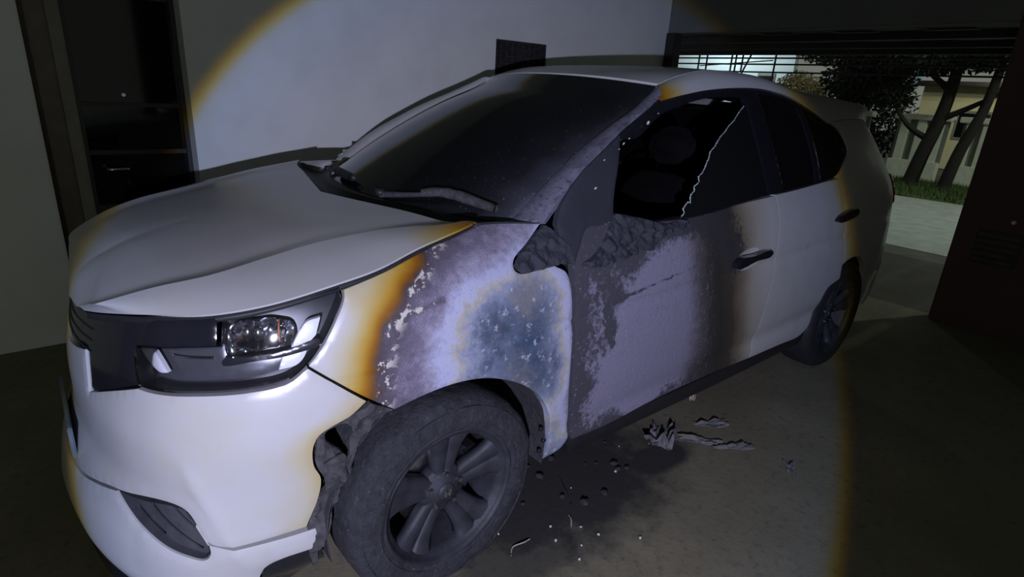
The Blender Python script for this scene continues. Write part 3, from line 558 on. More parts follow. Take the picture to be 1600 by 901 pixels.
# front fender, burnt (left) and sound (right)
fender = panel('front_fender', OUT['fender'], surfF, M_FENDER, car, res=.009, thick=.03, attrs={'burn': fburn2})
fender['label'] = 'front fender burnt through orange scorch to bare blue-grey steel'
FR = [p for p in OUT['fender']]
fr = panel('front_fender', neg(FR), surfF, M_WHITE, car, res=.02, thick=.03)
for q in OUT['bolts']:
    c = S(q[0], q[1], -.012)[0]; b = lathe('bolt', [(.0001, .006), (.006, .006), (.0085, .003), (.0085, -.004), (.0001, -.004)], M_RIMDARK, fender, 10); b.location = c

# front bumper skin: runs across the nose, its left corner melted away
cb = OUT['corner_black']; hl = OUT['headlight']; bm_ = OUT['bumper_melt']; bb_ = OUT['bump_bot']
topL = [(.12, .728), (cb[0][0], cb[0][1], 1), cb[1], cb[2], cb[3], (hl[1][0], hl[1][1]-.004, 1)]+[(p[0], p[1]-.003) for p in hl[2:6]]
leftL = bm_
botL = bb_
intact = [(1.0412, .8308, 1), (1.1078, .7784), (1.1811, .7188, 1), (1.135, .60), (1.085, .50), (1.05, .42), (1.035, .375, 1)]
half_ok = topL+intact+botL
outl = [(0, .710)]+topL+leftL+botL+[(0, .372)]+neg(half_ok)
fbn = rbf([(s_, z_, 0) for s_, z_ in ((0, .5), (.5, .6), (.7, .75), (.7, .4), (.85, .55), (.9, .75), (.9, .4), (-.5, .5), (-1, .5))]+[(bm_[k][0]-.03, bm_[k][1], .55) for k in (3, 4, 6, 8)]+[(bm_[k][0]-.085, bm_[k][1], .12) for k in (3, 4, 6, 8, 10)]+[(p[0], p[1], .8) for p in bm_[2:9]], 1e-4)
panel('front_bumper', outl, surfF, M_FENDER, car, res=.014, thick=.02, attrs={'burn': lambda q: np.where(q[:, 0] > .4, np.clip(fbn(q), 0, 1.6), 0)})
# lower lip with the side vents
v = OUT['vent']; le = OUT['lip_edge']
lowL = [(0, .366)]+[(.2351, .383), (.36, .414), (v[0][0], v[0][1]-.002, 1)]+list(v[1:1])+[(p[0], p[1]) for p in v[:3:-1]]+[(bb_[1][0], bb_[1][1]-.004, 1), (bb_[0][0], bb_[0][1]-.004), (1.035, .368, 1), (1.045, .30, 1), (le[1][0], le[1][1]), (le[2][0], le[2][1]), (.86, .205), (.72, .188), (.5, .178), (.2, .172)]
panel('bumper_lip', lowL+[(0, .172)]+neg(lowL[1:]), surfF, M_WHITE, car, res=.014, thick=.02)
vs = at(-.022)
vp = panel('fog_vent', v, vs, M_VENT, car, res=.012, thick=-.02); vr = panel('fog_vent', neg(v), vs, M_VENT, car, res=.012, thick=-.02)
for pr, sg in ((vp, 1), (vr, -1)):
    for (a0, b0, a1, b1) in ((.56, .43, .66, .385), (.60, .455, .76, .36), (.68, .46, .77, .39)):
        tt = np.linspace(0, 1, 10); Pm = surfF(sg*(a0+(a1-a0)*tt), b0+(b1-b0)*tt, -.020); tubeobj('vent_rib', Pm, .0022, M_BLACK, pr, 6)
blkL = [(0, .165), (.2, .165), (.5, .171), (.72, .181), (.86, .198), (le[2][0], le[2][1]-.006), (le[1][0], le[1][1]-.006), (1.045, .294, 1), (1.06, .21, 1), (.95, .15), (.7, .12), (.3, .115)]
panel('lower_cladding', blkL+[(0, .115)]+neg(blkL[1:]), at(-.012), M_BLACKGLOSS, car, res=.02, thick=.02)

# grille: gloss-black field with slats, and the wing bar that runs over each headlight
gl = [(0, .834), (.12, .838), (.2205, .8535), (.345, .881), (.4539, .9063), (.62, .9365, 1), (.59, .90), (.5559, .8632, 1), (.575, .80), (hl[1][0]-.003, hl[1][1]-.002, 1), cb[3], cb[2], cb[1], (cb[0][0], cb[0][1]+.004, 1), (.12, .732), (0, .714)]
gr = panel('grille', gl+neg(gl[1:-1]), at(-.006), M_BLACKGLOSS, car, res=.018, thick=.02)
for zz in (.745, .775, .805):
    aa = np.linspace(-.30, .30, 40); tubeobj('grille_slat', surfF(aa, zz+.17*np.abs(aa)**1.6, -.006), .003, M_BLACK, gr, 6)
gb = OUT['grille_bar']; gbo = [(.625, .9385, 1)]+gb[3:]
panel('grille_wing', gbo, at(.006), M_BLACKGLOSS, car, res=.012, thick=.015)
panel('grille_wing', neg(gbo), at(.006), M_BLACKGLOSS, car, res=.012, thick=.015)

# headlights
def headlight(sg):
    f = (lambda l: l) if sg > 0 else neg
    h = empty('headlight', parent=car)
    panel('lamp_housing', f(hl), at(-.06), M_HLBODY, h, res=.016, thick=-.052, gap=.001, roll=0)
    def bowl(depth, base, key):
        c = np.array([p[:2] for p in OUT[key]]).mean(0); R = np.abs(np.array([p[:2] for p in OUT[key]])-c).max(0)
        def sf(a, b, off=0.):
            r = np.clip(((np.abs(a)-c[0])/R[0])**2+((b-c[1])/R[1])**2, 0, 1); return surfF(a, b, np.asarray(off)+base-depth*(1-r)+.006*np.sin(90*np.abs(a)))
        return sf
    panel('reflector_bowl', f(OUT['lens_bowl']), bowl(.03, -.022, 'lens_bowl'), M_SMOKECHROME, h, res=.007, thick=.004, gap=0)
    am = lathe('bulb', [(.0001, .022), (.012, .02), (.017, .008), (.017, -.01), (.0001, -.012)], M_CHROME, h, 20)
    c = np.array([p[:2] for p in OUT['amber']]).mean(0); am.location = surfF(np.array([sg*c[0]]), np.array([c[1]]), -.034)[0]; am.rotation_euler = (0, 0, math.radians(-35*sg))
    rg = tubeobj('bulb_ring', [am.location+Vector((.012*math.cos(q), .03*math.cos(q)*sg, .026*math.sin(q))) for q in np.linspace(0, 2*math.pi, 22)], .0025, M_AMBER, h, 6)
    panel('lamp_divider', f(OUT['lens_bar']), at(-.010), M_BLACKGLOSS, h, res=.008, thick=.008, gap=0, roll=.001)
    panel('lower_reflector', f(OUT['lens_low']), at(-.046), M_HLLOW, h, res=.012, thick=.004, gap=0)
    panel('light_guide', f(OUT['drl_up']), at(-.012), M_GUIDE, h, res=.008, thick=.012, gap=0, roll=.001)
    panel('light_guide', f(OUT['drl_low']), at(-.014), M_GUIDE, h, res=.008, thick=.012, gap=0, roll=.001)
    panel('white_glint_fin', f(OUT['glint_left']), at(-.018), M_GUIDE, h, res=.007, thick=.01, gap=0)  # white slash shaped like the torch glint, its reflection put into the colour
    for (a0, b0, a1, b1) in ((.66, .842, .80, .848),):
        tt = np.linspace(0, 1, 14); tubeobj('lamp_rib', surfF(sg*(a0+(a1-a0)*tt), b0+(b1-b0)*tt, -.045), .004, M_SMOKECHROME, h, 6)
    panel('lamp_lens', f(hl), surfF, M_LENS, h, res=.016, thick=.01, gap=.003)
    return h
headlight(1); headlight(-1)

# hood
HN = 60
_f0 = surfF(np.array([0., .14]), np.array([.842, .849]), .003)
C0 = spline3([tuple(_f0[0]), (.803, 0, .880), (.776, 0, .916), (.72, 0, .956), (.6, 0, 1.008), (.4, 0, 1.052), (.2, 0, 1.080), (.03, 0, 1.100)], HN)
C1 = spline3([tuple(_f0[1]), (.792, .25, .888), (.782, .335, .917), (.765, .405, .940), (.655, .488, .986), (.534, .545, 1.016), (.394, .550, 1.044), (.257, .560, 1.071), (.082, .595, 1.095), (-.12, .655, 1.108)], HN)
e1 = [surfF(np.array([a]), np.array([b+.003]), .003)[0] for a, b in ((.235, .862), (.345, .888), (.455, .9125), (.62, .943), (.80, .9605), (.97, .984), (1.145, 1.018), (1.258, 1.0405), (1.385, 1.0735), (1.525, 1.100), (1.605, 1.115))]
C2 = spline3(e1, HN)
rows = []
for i in range(HN):
    row = []
    for tq in np.linspace(0, 1, 26): f = tq*tq*(3-2*tq); p = C0[i]+(C1[i]-C0[i])*tq; p[2] = C0[i][2]+(C1[i][2]-C0[i][2])*f-.007*min(1, i/12)*math.exp(-((1-tq)/.20)**2)*(1-math.exp(-((1-tq)/.06)**2)); row.append(p)
    for tq in np.linspace(0, 1, 10)[1:]: p = C1[i]+(C2[i]-C1[i])*tq; p[2] += .004*math.sin(math.pi*tq); row.append(p)
    rows.append(row)
rows = np.array(rows); rows = np.concatenate([rows[:, :0:-1]*np.array([1, -1, 1]), rows], 1)
corner = C2[-1]
hood_burn = lambda V: np.clip(2.5-np.linalg.norm((V-corner)*np.array([.8, 1.4, 1.]), axis=1)*13, 0, 2.6)
nvh = rows.shape[1]; grid('hood', rows, M_FENDER, car, thick=.006, attrs={'burn': hood_burn}, flip=True, sharp=((nvh-1)//2-25, (nvh-1)//2+25))
for sg_ in (1, -1): tubeobj('hood_gap_shade', (C2[2:]+np.array([0, -.004, -.014]))*np.array([1, sg_, 1]), .009, M_BLACK, car, 8)  # black tube added under the hood edge to darken its gap

# cowl, windscreen, wipers
WE = [(-.33, .668, 1.088), (-.40, .658, 1.13), (-.485, .645, 1.19), (-.65, .62, 1.29), (-.825, .60, 1.378), (-.965, .58, 1.436), (-1.075, .562, 1.491), (-1.15, .55, 1.535)]
WC = [(-.10, 0, 1.100), (-.22, 0, 1.180), (-.36, 0, 1.265), (-.56, 0, 1.372), (-.74, 0, 1.455), (-.88, 0, 1.503), (-.97, 0, 1.538), (-1.03, 0, 1.563)]
wn = 30; we = spline3(WE, wn); wc = spline3(WC, wn); ty = np.linspace(-1, 1, 41)
G = np.array([[(wc[i][0]+(we[i][0]-wc[i][0])*abs(q)**2.1, we[i][1]*q, wc[i][2]+(we[i][2]-wc[i][2])*abs(q)**2.1) for q in ty] for i in range(wn)])
def haze(V):
    h = np.clip((V[:, 1]-.12)/.55, 0, 1)**1.9*.98; h = np.maximum(h, np.clip((V[:, 2]-1.40)/.2, 0, 1)*np.clip((V[:, 1]+.05)/.5, 0, 1)*.75)
    return np.clip(h, 0.02, 1)
grid('windscreen', G, M_WIND, car, thick=.005, attrs={'haze': haze}, flip=True)
hr = rows[-1]; n_ = len(hr); yy = hr[:, 1]/hr[-1, 1]
base = np.array([(WC[0][0]+(WE[0][0]-WC[0][0])*abs(q)**2.1, WE[0][1]*q*1.03, WC[0][2]+(WE[0][2]-WC[0][2])*abs(q)**2.1+.004) for q in yy])
cow = np.array([[hr[j]*(1-q)+base[j]*q+np.array([0, 0, -.03*math.sin(math.pi*q)-.008]) for j in range(n_)] for q in np.linspace(-.06, 1.0, 8)])
grid('cowl_panel', cow, M_BLACK, car, thick=.01, flip=True)
def onwind(i, q, lift=.012): 
    i = min(max(i, 0), wn-1); a = G[int(i)]; p = np.array([np.interp(q, ty, a[:, k]) for k in range(3)]); return p+np.array([.55, 0, .83])*lift
for nm, pts in (('wiper', [(0, .30), (1.4, .5), (2.0, .66), (1.2, .93)]), ('wiper', [(0, -.62), (1.0, -.45), (1.6, -.3), (1.3, -.05)])):
    w = empty(nm, parent=car)
    Pm = spline3([onwind(a, q, .018) for a, q in pts], 24); tubeobj('wiper_arm', Pm[:14], np.linspace(.011, .007, 14), M_CHAR, w, 8)
    k = Pm[9:]+np.array([.01, 0, .004]); tubeobj('wiper_blade', k, .012+.005*np.sin(np.linspace(0, 3, len(k)))+.003*rng.random(len(k)), M_CHAR2 if nm == 'wiper' and pts[0][1] > 0 else M_BLACK, w, 8)
    b = lathe('wiper_pivot', [(.0001, .02), (.018, .018), (.02, 0), (.0001, 0)], M_BLACK, w, 14); b.location = Pm[0]; b.rotation_euler = (math.pi/2, 0, 0)

# roof, A-pillars, cant rails
EPTS = [(-1.16, .55, 1.545), (-1.275, .552, 1.582), (-1.5, .552, 1.617), (-1.9, .55, 1.612), (-2.3, .545, 1.566), (-2.65, .532, 1.541), (-3.1, .505, 1.528), (-3.32, .49, 1.518)]
CPTS = [(-1.045, 0, 1.570), (-1.19, 0, 1.598), (-1.45, 0, 1.626), (-1.9, 0, 1.642), (-2.3, 0, 1.626), (-2.65, 0, 1.604), (-3.1, 0, 1.574), (-3.36, 0, 1.552)]
rn = 40; E3 = spline3(EPTS, rn); C3 = spline3(CPTS, rn); tt = np.linspace(-1, 1, 33)
RG = np.array([[(C3[i][0]+(E3[i][0]-C3[i][0])*q*q, (E3[i][1]-.006)*q, C3[i][2]+(E3[i][2]-C3[i][2])*abs(q)**2.4) for q in tt] for i in range(rn)])
grid('roof', RG, M_WHITE, car, thick=.02, flip=True)
sp_top = np.array([[RG[-1][j]*np.array([1, .98, 1])+np.array([-.16*q, 0, -.02*q*q-.012*0]) for j in range(33)] for q in np.linspace(.04, 1, 5)])
grid('roof_spoiler', sp_top, M_WHITE, car, thick=.03, flip=True)
boxobj('high_brake_lamp', (-3.515, 0, 1.512), (.02, .3, .018), M_LAMPRED, car, .004)
ap = OUT['apil']; APS = spline3([S(a, b, .002)[0] for a, b in ap]+[(-1.09, .617, 1.506)], 30)
API = spline3([(p[0]+.004, p[1]+.004, p[2]+.006) for p in WE], 30)
def pillar_grid(A, B, n=7, bulge=.014):
    out = []
    for q in np.linspace(0, 1, n):
        r = A*(1-q)+B*q; d = B-A; nn = np.cross(np.gradient(A, axis=0), d); nn /= np.linalg.norm(nn, axis=1)[:, None]; sg_ = np.sign(np.median(nn@np.array([.15, .6, .8]))); out.append(r+nn*sg_*bulge*4*q*(1-q))
    return np.array(out)
grid('a_pillar', pillar_grid(APS, API, 9, .007), M_PILLAR, car, thick=.02, flip=True)
grid('a_pillar', pillar_grid(APS, API)*np.array([1, -1, 1]), M_WHITE, car, thick=.02)
WT = [(2.535, 1.486), (2.669, 1.508), (2.861, 1.534), (3.08, 1.551), (3.30, 1.557), (3.48, 1.546), (3.66, 1.52), (3.85, 1.464), (3.985, 1.412)]
WT3 = spline3([S(a, b, .002)[0] for a, b in WT], 40); ER = spline3([(-1.125, .556, 1.532)]+[(p[0], p[1]+.004, p[2]-.002) for p in EPTS[1:6]], 40)
rail_burn = lambda V: np.clip(np.where(V[:, 0] > -1.30, 2.0-( -1.10-V[:, 0])*12, 0), 0, 2.4)*np.clip((1.575-V[:, 2])/.05, 0, 1)
grid('cant_rail', pillar_grid(WT3, ER, 9, .012), M_FENDER, car, thick=.02, attrs={'burn': rail_burn}, flip=True)
grid('cant_rail', pillar_grid(WT3, ER, 9, .012)*np.array([1, -1, 1]), M_WHITE, car, thick=.02)

# doors
belt = [(2.4828, 1.0707), (2.6605, 1.0768), (2.9036, 1.0948), (3.0555, 1.1046), (3.19, 1.1075)]
SEAM = 3.19
fd = OUT['front_door']
fdo = [fd[0], fd[1], fd[2], fd[3], fd[4], fd[5], fd[6], (3.0, .315), (SEAM, .309, 1), (SEAM, .6), (SEAM, 1.104, 1)]+[fd[12], fd[13], fd[14], fd[15], fd[16], fd[17], fd[18]]
door = panel('front_door', fdo, surfF, M_DOOR, car, res=.010, thick=.03, roll=.0006, gap=.0006, holes=[OUT['handle_cup1']], attrs={'burn': clipf(dburn, 0, 4.6), 'soot': dsoot_lines})
door['label'] = 'front door burnt to grey primer with its window broken out'
hc = np.array([p[:2] for p in OUT['handle_cup1']]).mean(0); hR = np.abs(np.array([p[:2] for p in OUT['handle_cup1']])-hc).max(0)
def cup(a, b, off=0.):
    r = np.clip(((np.abs(a)-hc[0])/hR[0])**2+((b-hc[1])/hR[1])**2, 0, 1); return surfF(a, b, np.asarray(off)-.022*(1-r)-.001)
panel('handle_recess', OUT['handle_cup1'], cup, M_DOOR, door, res=.010, thick=.004, gap=0, attrs={'burn': lambda q: 4.4+q[:, 0]*0, 'soot': lambda q: q[:, 0]*0})  # bright reflection in the cup put into colour as sound paint
def slab(name, ol, o1, mat, par, thick):
    return panel(name, ol, at(o1), mat, par, res=.01, thick=thick, gap=0, roll=.006)
hdl = slab('door_handle', OUT['handle1'], .030, M_BLACKGLOSS, door, .026)
rd = OUT['rear_door']
rdo = [(SEAM+.0008, .309, 1), (3.5, .303), (3.72, .2977), (3.80, .33, 1), rd[3], rd[4], rd[5], rd[6], rd[7], rd[8], rd[9], rd[10], rd[11], (SEAM+.0008, 1.1078, 1), (SEAM+.0008, .6)]
rdoor = panel('rear_door', rdo, surfF, M_WHITE, car, res=.018, thick=.03, roll=.0006, gap=.0006)
slab('door_handle', OUT['handle2'], .030, M_BLACKGLOSS, rdoor, .026)
fdr = panel('front_door', neg(fdo), surfF, M_WHITE, car, res=.025, thick=.03); slab('door_handle', neg(OUT['handle1']), .030, M_BLACKGLOSS, fdr, .026)
rdr = panel('rear_door', neg(rdo), surfF, M_WHITE, car, res=.025, thick=.03); slab('door_handle', neg(OUT['handle2']), .030, M_BLACKGLOSS, rdr, .026)
# charred scraps on the door: mirror sail, corner of the window frame, melted belt trim
def rough(base, amp, sc, seed):
    def f(a, b, off=0.):
        P = surfF(a, b, np.asarray(off)+base)
        d = np.array([noise.fractal(Vector((p[0]*sc+seed, p[1]*sc, p[2]*sc)), 1.0, 2.1, 5) for p in P]); P[:, 1] += d*amp*np.sign(P[:, 1]); return P
    return f
panel('mirror_sail', OUT['mirror_sail'], rough(.008, .016, 34, 3), M_SAIL, car, res=.007, thick=.02, gap=0)
panel('window_corner_panel', OUT['door_corner'], rough(.008, .0022, 7, 9), M_CORNER, door, res=.009, thick=.02, gap=0)
panel('melted_belt_trim', OUT['melt_belt'], rough(.012, .022, 26, 17), M_SAIL, door, res=.007, thick=.04, gap=0)
# window frames and side glass
dc = OUT['door_corner']
opening = [dc[7], (2.2, 1.078), (2.4828, 1.075), (2.66, 1.081), (2.9, 1.099), (3.15, 1.112, 1), (3.152, 1.3), (3.15, 1.512, 1), (2.95, 1.508), (2.8, 1.495), (2.66, 1.470), (2.5, 1.430), (2.33, 1.352), (dc[4][0], dc[4][1]-.012, 1), dc[5], dc[6]]
opening = [(p[0], p[1]) + ((1,) if len(p) > 2 else ()) for p in opening]
rg = [(3.29, 1.121, 1), (3.45, 1.128), (3.625, 1.138, 1), (3.66, 1.25), (3.665, 1.40), (3.645, 1.478, 1), (3.55, 1.508), (3.45, 1.523), (3.29, 1.530, 1)]
qg = [(3.685, 1.142, 1), (3.78, 1.147), (3.865, 1.165), (3.985, 1.210), (4.09, 1.283), (4.07, 1.350), (3.97, 1.400), (3.85, 1.440), (3.70, 1.474, 1), (3.72, 1.40), (3.715, 1.25)]
frame = [(2.0, 1.09, 1), (2.2, 1.071), (2.4828, 1.0705), (2.6605, 1.0765), (2.9036, 1.0945), (3.0555, 1.1045), (3.3655, 1.1145), (3.72, 1.135), (3.873, 1.155), (3.992, 1.203), (4.1216, 1.2825), (4.0959, 1.3606), (3.985, 1.412), (3.85, 1.462), (3.66, 1.519), (3.48, 1.545), (3.30, 1.556), (3.08, 1.550), (2.861, 1.533), (2.669, 1.507), (2.535, 1.485, 1)]+[(p[0]+.004, p[1]-.004) for p in ap[:0:-1]]
wf = panel('window_frame', frame, at(-.004), M_BLACKGLOSS, car, res=.02, thick=.02, gap=.001, holes=[opening, rg, qg], step=.01)
panel('window_frame', neg(frame), at(-.004), M_BLACKGLOSS, car, res=.02, thick=.02, gap=.001, holes=[neg(opening), neg(rg), neg(qg)], step=.01)
for sgn in (1, -1):
    f = (lambda l: l) if sgn > 0 else neg
    panel('rear_door_glass', f(rg), at(-.010), M_BLACKGLASS, car, res=.03, thick=.004, gap=-.004); panel('quarter_glass', f(qg), at(-.010), M_BLACKGLASS, car, res=.03, thick=.004, gap=-.004)
panel('front_door_glass', neg(opening), at(-.010), M_BLACKGLASS, car, res=.03, thick=.004, gap=-.004)
fg = OUT['front_glass']; sh = [p+(1,) if len(p) < 3 else p for p in fg[:20]]+[(3.13, 1.474, 1), (3.155, 1.50, 1), (3.155, 1.11, 1), (2.9036, 1.092), (2.6605, 1.074)]
shard = panel('broken_window_glass', sh, at(-.011), M_SHARD, door, res=.02, thick=.005, gap=0, roll=0, step=.006)
shard['label'] = 'jagged remaining pane of tinted window glass'
ed = curve2([p[:2]+(1,) for p in fg[:21]], .004, False); Pe = surfF(ed[:, 0]-.003, ed[:, 1], -.012); Pe += rng.normal(0, .0008, Pe.shape)
tubeobj('glass_fracture_edge', Pe, .0016+.0016*rng.random(len(Pe)), M_GLASSEDGE, door, 5)

for q in ((2.395, 1.405, .011), (2.27, 1.352, .005), (2.235, 1.336, .006), (2.205, 1.318, .004), (2.12, 1.285, .004), (2.05, 1.20, .006), (2.47, 1.438, .004)):
    tt = np.linspace(0, 2*math.pi, 9)[:-1]; rr_ = q[2]*(.35+.35*rng.random(8)); panel('paint_flake', [(q[0]+r_*1.6*math.cos(a), q[1]+r_*math.sin(a)*.7+r_*.8*math.cos(a), 1) for a, r_ in zip(tt, rr_)], at(.012), M_GUIDE, door, res=.02, thick=.002, gap=0, roll=0)
# melted bumper corner
panel('melted_bumper_corner', OUT['melt_skin'], rough(-.004, .030, 12, 31), M_CHAR2, car, res=.008, thick=.02, gap=0, holes=[OUT['melt_hole']])['label'] = 'blistered black remains of the melted bumper corner'
fl = [(p[0]-.004, p[1]) for p in OUT['melt_hole']]; mc = np.array(fl).mean(0)
panel('melted_flap', [(mc[0]+(a-mc[0])*1.0-.014, mc[1]+(b-mc[1])*.85-.072) for a, b in fl], rough(.004, .022, 16, 40), M_CHAR2, car, res=.007, thick=.01, gap=0)

# quarter panels, tail
RC = float(s_of_x(-2.695)); RR = .362
arc = [(RC+RR*math.cos(q), .334+RR*math.sin(q)) for q in np.radians(np.arange(-8, 134, 10))]
qo = [(arc[0][0], .29, 1)]+arc+[(rd[5][0], rd[5][1]+.004, 1), rd[6], rd[7], rd[8], (rd[9][0]+.004, rd[9][1], 1), (3.992, 1.200), (4.1245, 1.282), (4.10, 1.362), (3.99, 1.416, 1), (4.3, 1.43), (4.6, 1.43), (4.85, 1.42, 1), (4.95, 1.12), (5.0, .9), (5.02, .62, 1), (4.9, .56), (4.72, .52, 1), (4.62, .29, 1)]
qo = [(p[0], p[1])+((1,) if len(p) > 2 else ()) for p in qo]
dl0 = spline3([S(a, b)[0] for a, b in ((3.99, 1.418), (4.3, 1.432), (4.6, 1.432), (4.85, 1.422))], 16); dl1 = spline3([(-2.655, .536, 1.538), (-2.9, .52, 1.532), (-3.1, .509, 1.526), (-3.32, .494, 1.516)], 16)
for sgn in (1, -1):
    f = (lambda l: l) if sgn > 0 else neg
    panel('quarter_panel', f(qo), surfF, M_WHITE, car, res=.022, thick=.03)
    g = pillar_grid(dl0, dl1, 6, .01)*np.array([1, sgn, 1]); grid('d_pillar', g, M_WHITE, car, thick=.02, flip=sgn > 0)
    panel('tail_lamp', f([(4.80, 1.12, 1), (5.0, 1.10), (5.18, 1.08, 1), (5.17, .90, 1), (5.02, .90), (4.90, .93, 1)]), at(.012), M_LAMPRED, car, res=.02, thick=.03)
    panel('rear_bumper', f([(4.635, .29, 1), (4.735, .515, 1), (4.9, .552), (5.03, .60, 1), (5.4, .61), (5.74, .61, 1), (5.74, .26, 1), (5.3, .26), (4.9, .27)]), at(.012), M_WHITE, car, res=.03, thick=.03)
    panel('tailgate', f([(5.035, .625, 1), (5.4, .625), (5.74, .625, 1), (5.74, 1.10, 1), (5.4, 1.10), (4.97, 1.10, 1)]), surfF, M_WHITE, car, res=.03, thick=.03)
    panel('rear_window', f([(4.965, 1.115, 1), (5.4, 1.115), (5.74, 1.115, 1), (5.74, 1.48, 1), (5.3, 1.48), (4.88, 1.42, 1)]), at(-.006), M_BLACKGLASS, car, res=.03, thick=.01)
    panel('side_sill', f([(1.965, .27, 1), (1.965, .315, 1), (2.42, .305), (3.2, .302), (3.72, .292, 1), (3.80, .32, 1), (3.83, .20, 1), (3.0, .185), (2.0, .20, 1)]), at(-.008), M_BLACK, car, res=.03, thick=.04)
# inner body behind the gaps, floor pan
ss = np.arange(0, 5.74, .04); zz = np.arange(.22, 1.03, .045)
V, F = [], []; idm = {}
for i, a in enumerate(ss):
    for j, b in enumerate(zz):
        if a < 1.9 and b > (.80 if a < 1.0 else .92): continue
        if (a-ARCHC)**2+(b-.334)**2 < .42**2 or (a-RC)**2+(b-.334)**2 < .41**2: continue
        idm[i, j] = len(V); V.append(tuple(S(a, b, -.085)[0]))
for (i, j) in list(idm):
    q = [(i, j), (i+1, j), (i+1, j+1), (i, j+1)]
    if all(k in idm for k in q): F.append([idm[k] for k in q])
me = mesh('inner_body', V, F, True); o = link('inner_body', me, M_BLACK, car); mirror_copy(o, car)
boxobj('floor_pan', (-1.4, 0, .26), (4.2, 1.05, .06), M_BLACK, car, .01)
# wheel arch liners
for cx, rr, m in ((0.0, .39, M_CHAR), (-2.695, .385, M_BLACK)):
    for sgn in (1, -1):
        an = np.radians(np.linspace(-12, 192, 40)); Gl = np.array([[(cx+rr*math.cos(a), sgn*y, .334+rr*math.sin(a)) for y in np.linspace(.42, .845, 8)] for a in an])
        grid('wheel_arch_liner', Gl, m if sgn > 0 else M_BLACK, car, thick=.004)
        Gl = np.array([[(cx+r_*math.cos(a), sgn*.42, .334+r_*math.sin(a)) for r_ in np.linspace(.02, rr, 4)] for a in an]); grid('wheel_arch_wall', Gl, M_BLACK, car, thick=.004)

# wheels
def spoke_mesh():
    V, F = [], []; n = 10
    for i in range(n):
        q = i/(n-1); r = .055+q*.165; w = .020+.016*q+.010*max(0, q-.75)/.25; y = .052+.030*q**1.6; ang = .10*math.sin(q*math.pi*.9)
        for (dx, dy) in ((-w, -.030), (-w, -.004), (-w*.55, .006), (w*.55, .006), (w, -.004), (w, -.030)):
            V.append((r*math.cos(ang)-dx*math.sin(ang), y+dy, r*math.sin(ang)+dx*math.cos(ang)))
    for i in range(n-1):
        for j in range(6): F.append((i*6+j, (i+1)*6+j, (i+1)*6+(j+1) % 6, i*6+(j+1) % 6))
    F.append((5, 4, 3, 2, 1, 0)); return V, F
sv, sf = spoke_mesh(); SPK = mesh('spoke', sv, sf); SPK.polygons.foreach_set('use_smooth', [True]*len(SPK.polygons)); SPK.materials.append(M_RIM)
def wheel(loc, side, steer=0., burnt=False, sink=0.):
    w = empty('wheel', loc, car); w.rotation_euler = (0, 0, math.radians(steer)+(0 if side > 0 else math.pi))
    tp = [(.222, .092), (.232, .104), (.262, .110), (.292, .106), (.316, .094), (.329, .076), (.333, .045), (.334, 0), (.333, -.045), (.329, -.076), (.316, -.094), (.292, -.106), (.262, -.110), (.232, -.104), (.222, -.092), (.218, 0)]
    ty_ = lathe('tyre', tp, M_TYRE if burnt else M_RUBBER, w, 96)
    me = ty_.data
    for v_ in me.vertices:
        c = v_.co; r = math.hypot(c.x, c.z)
        if r > .30 and abs(c.y) < .09:
            a = math.atan2(c.z, c.x); g = 1 if int((a/(2*math.pi)*96)) % 3 == 0 and abs(c.y) > .03 else 0
            if g and not burnt: c.x *= .985; c.z *= .985
        if burnt and r > .225:
            d = noise.fractal(Vector((c.x*9, c.y*9, c.z*9)), 1., 2., 4); c.x *= 1+d*.012; c.z *= 1+d*.012; c.y += d*.008
        if c.z < -loc[2]+.001: c.y *= 1+.5*(-loc[2]-c.z); c.z = -loc[2]+.001
    for rr_ in ((.248, .1075), (.300, .104)):
        tb = lathe('sidewall_rib', [(rr_[0]-.004, rr_[1]), (rr_[0], rr_[1]+.0045), (rr_[0]+.004, rr_[1])], M_TYRE if burnt else M_RUBBER, w, 72, False)
        for v_ in tb.data.vertices:
            if v_.co.z < -loc[2]+.004: v_.co.z = -loc[2]+.004
    lathe('rim', [(.236, .094), (.234, .102), (.226, .104), (.219, .096), (.212, .080), (.205, .055), (.200, .0), (.205, -.08), (.232, -.098), (.228, -.100), (.198, -.08), (.192, 0), (.197, .06), (.204, .084)], M_RIM if burnt else M_RIM, w, 72)
    for k in range(5):
        for dlt in (-14.5, 14.5):
            s_ = bpy.data.objects.new('spoke', SPK); COL.objects.link(s_); s_.parent = w; s_.rotation_euler = (0, math.radians(-(k*72+dlt+20)), 0)
            if dlt > 0: s_.scale = (1, 1, -1)
    lathe('hub', [(.0001, .066), (.034, .066), (.040, .060), (.074, .054), (.082, .044), (.082, .012), (.0001, .012)], M_RIM, w, 40)
    cap = lathe('centre_cap', [(.0001, .076), (.022, .075), (.029, .070), (.030, .060), (.0001, .060)], M_RIMDARK if not burnt else M_RIM, w, 32)
    for bx in ((-.0085, 0, .0045, .026, -.10), (.0085, 0, .0045, .026, .10), (0, 0, .016, .005, 0)):
        R = np.array([[math.cos(bx[4]), 0, math.sin(bx[4])], [0, 1, 0], [-math.sin(bx[4]), 0, math.cos(bx[4])]])
        boxobj('cap_emblem', (bx[0], .0775, bx[1]), (bx[2], .004, bx[3]), M_CHROME, w, .001, R)
    for k in range(5):
        a = math.radians(k*72+20); nu = lathe('wheel_nut', [(.0001, .068), (.007, .068), (.0095, .064), (.0095, .05), (.0001, .05)], M_SMOKECHROME, w, 6, smooth=False); nu.location = (.057*math.cos(a), 0, .057*math.sin(a))
    lathe('brake_disc', [(.06, .010), (.138, .010), (.140, .007), (.140, -.012), (.138, -.014), (.06, -.014)], M_DISC, w, 56)
    bc = boxobj('brake_caliper', (.0, -.002, 0), (.06, .07, .12), M_RIMDARK, w, .012); bc.location = (-.125, 0, .03)
    return w
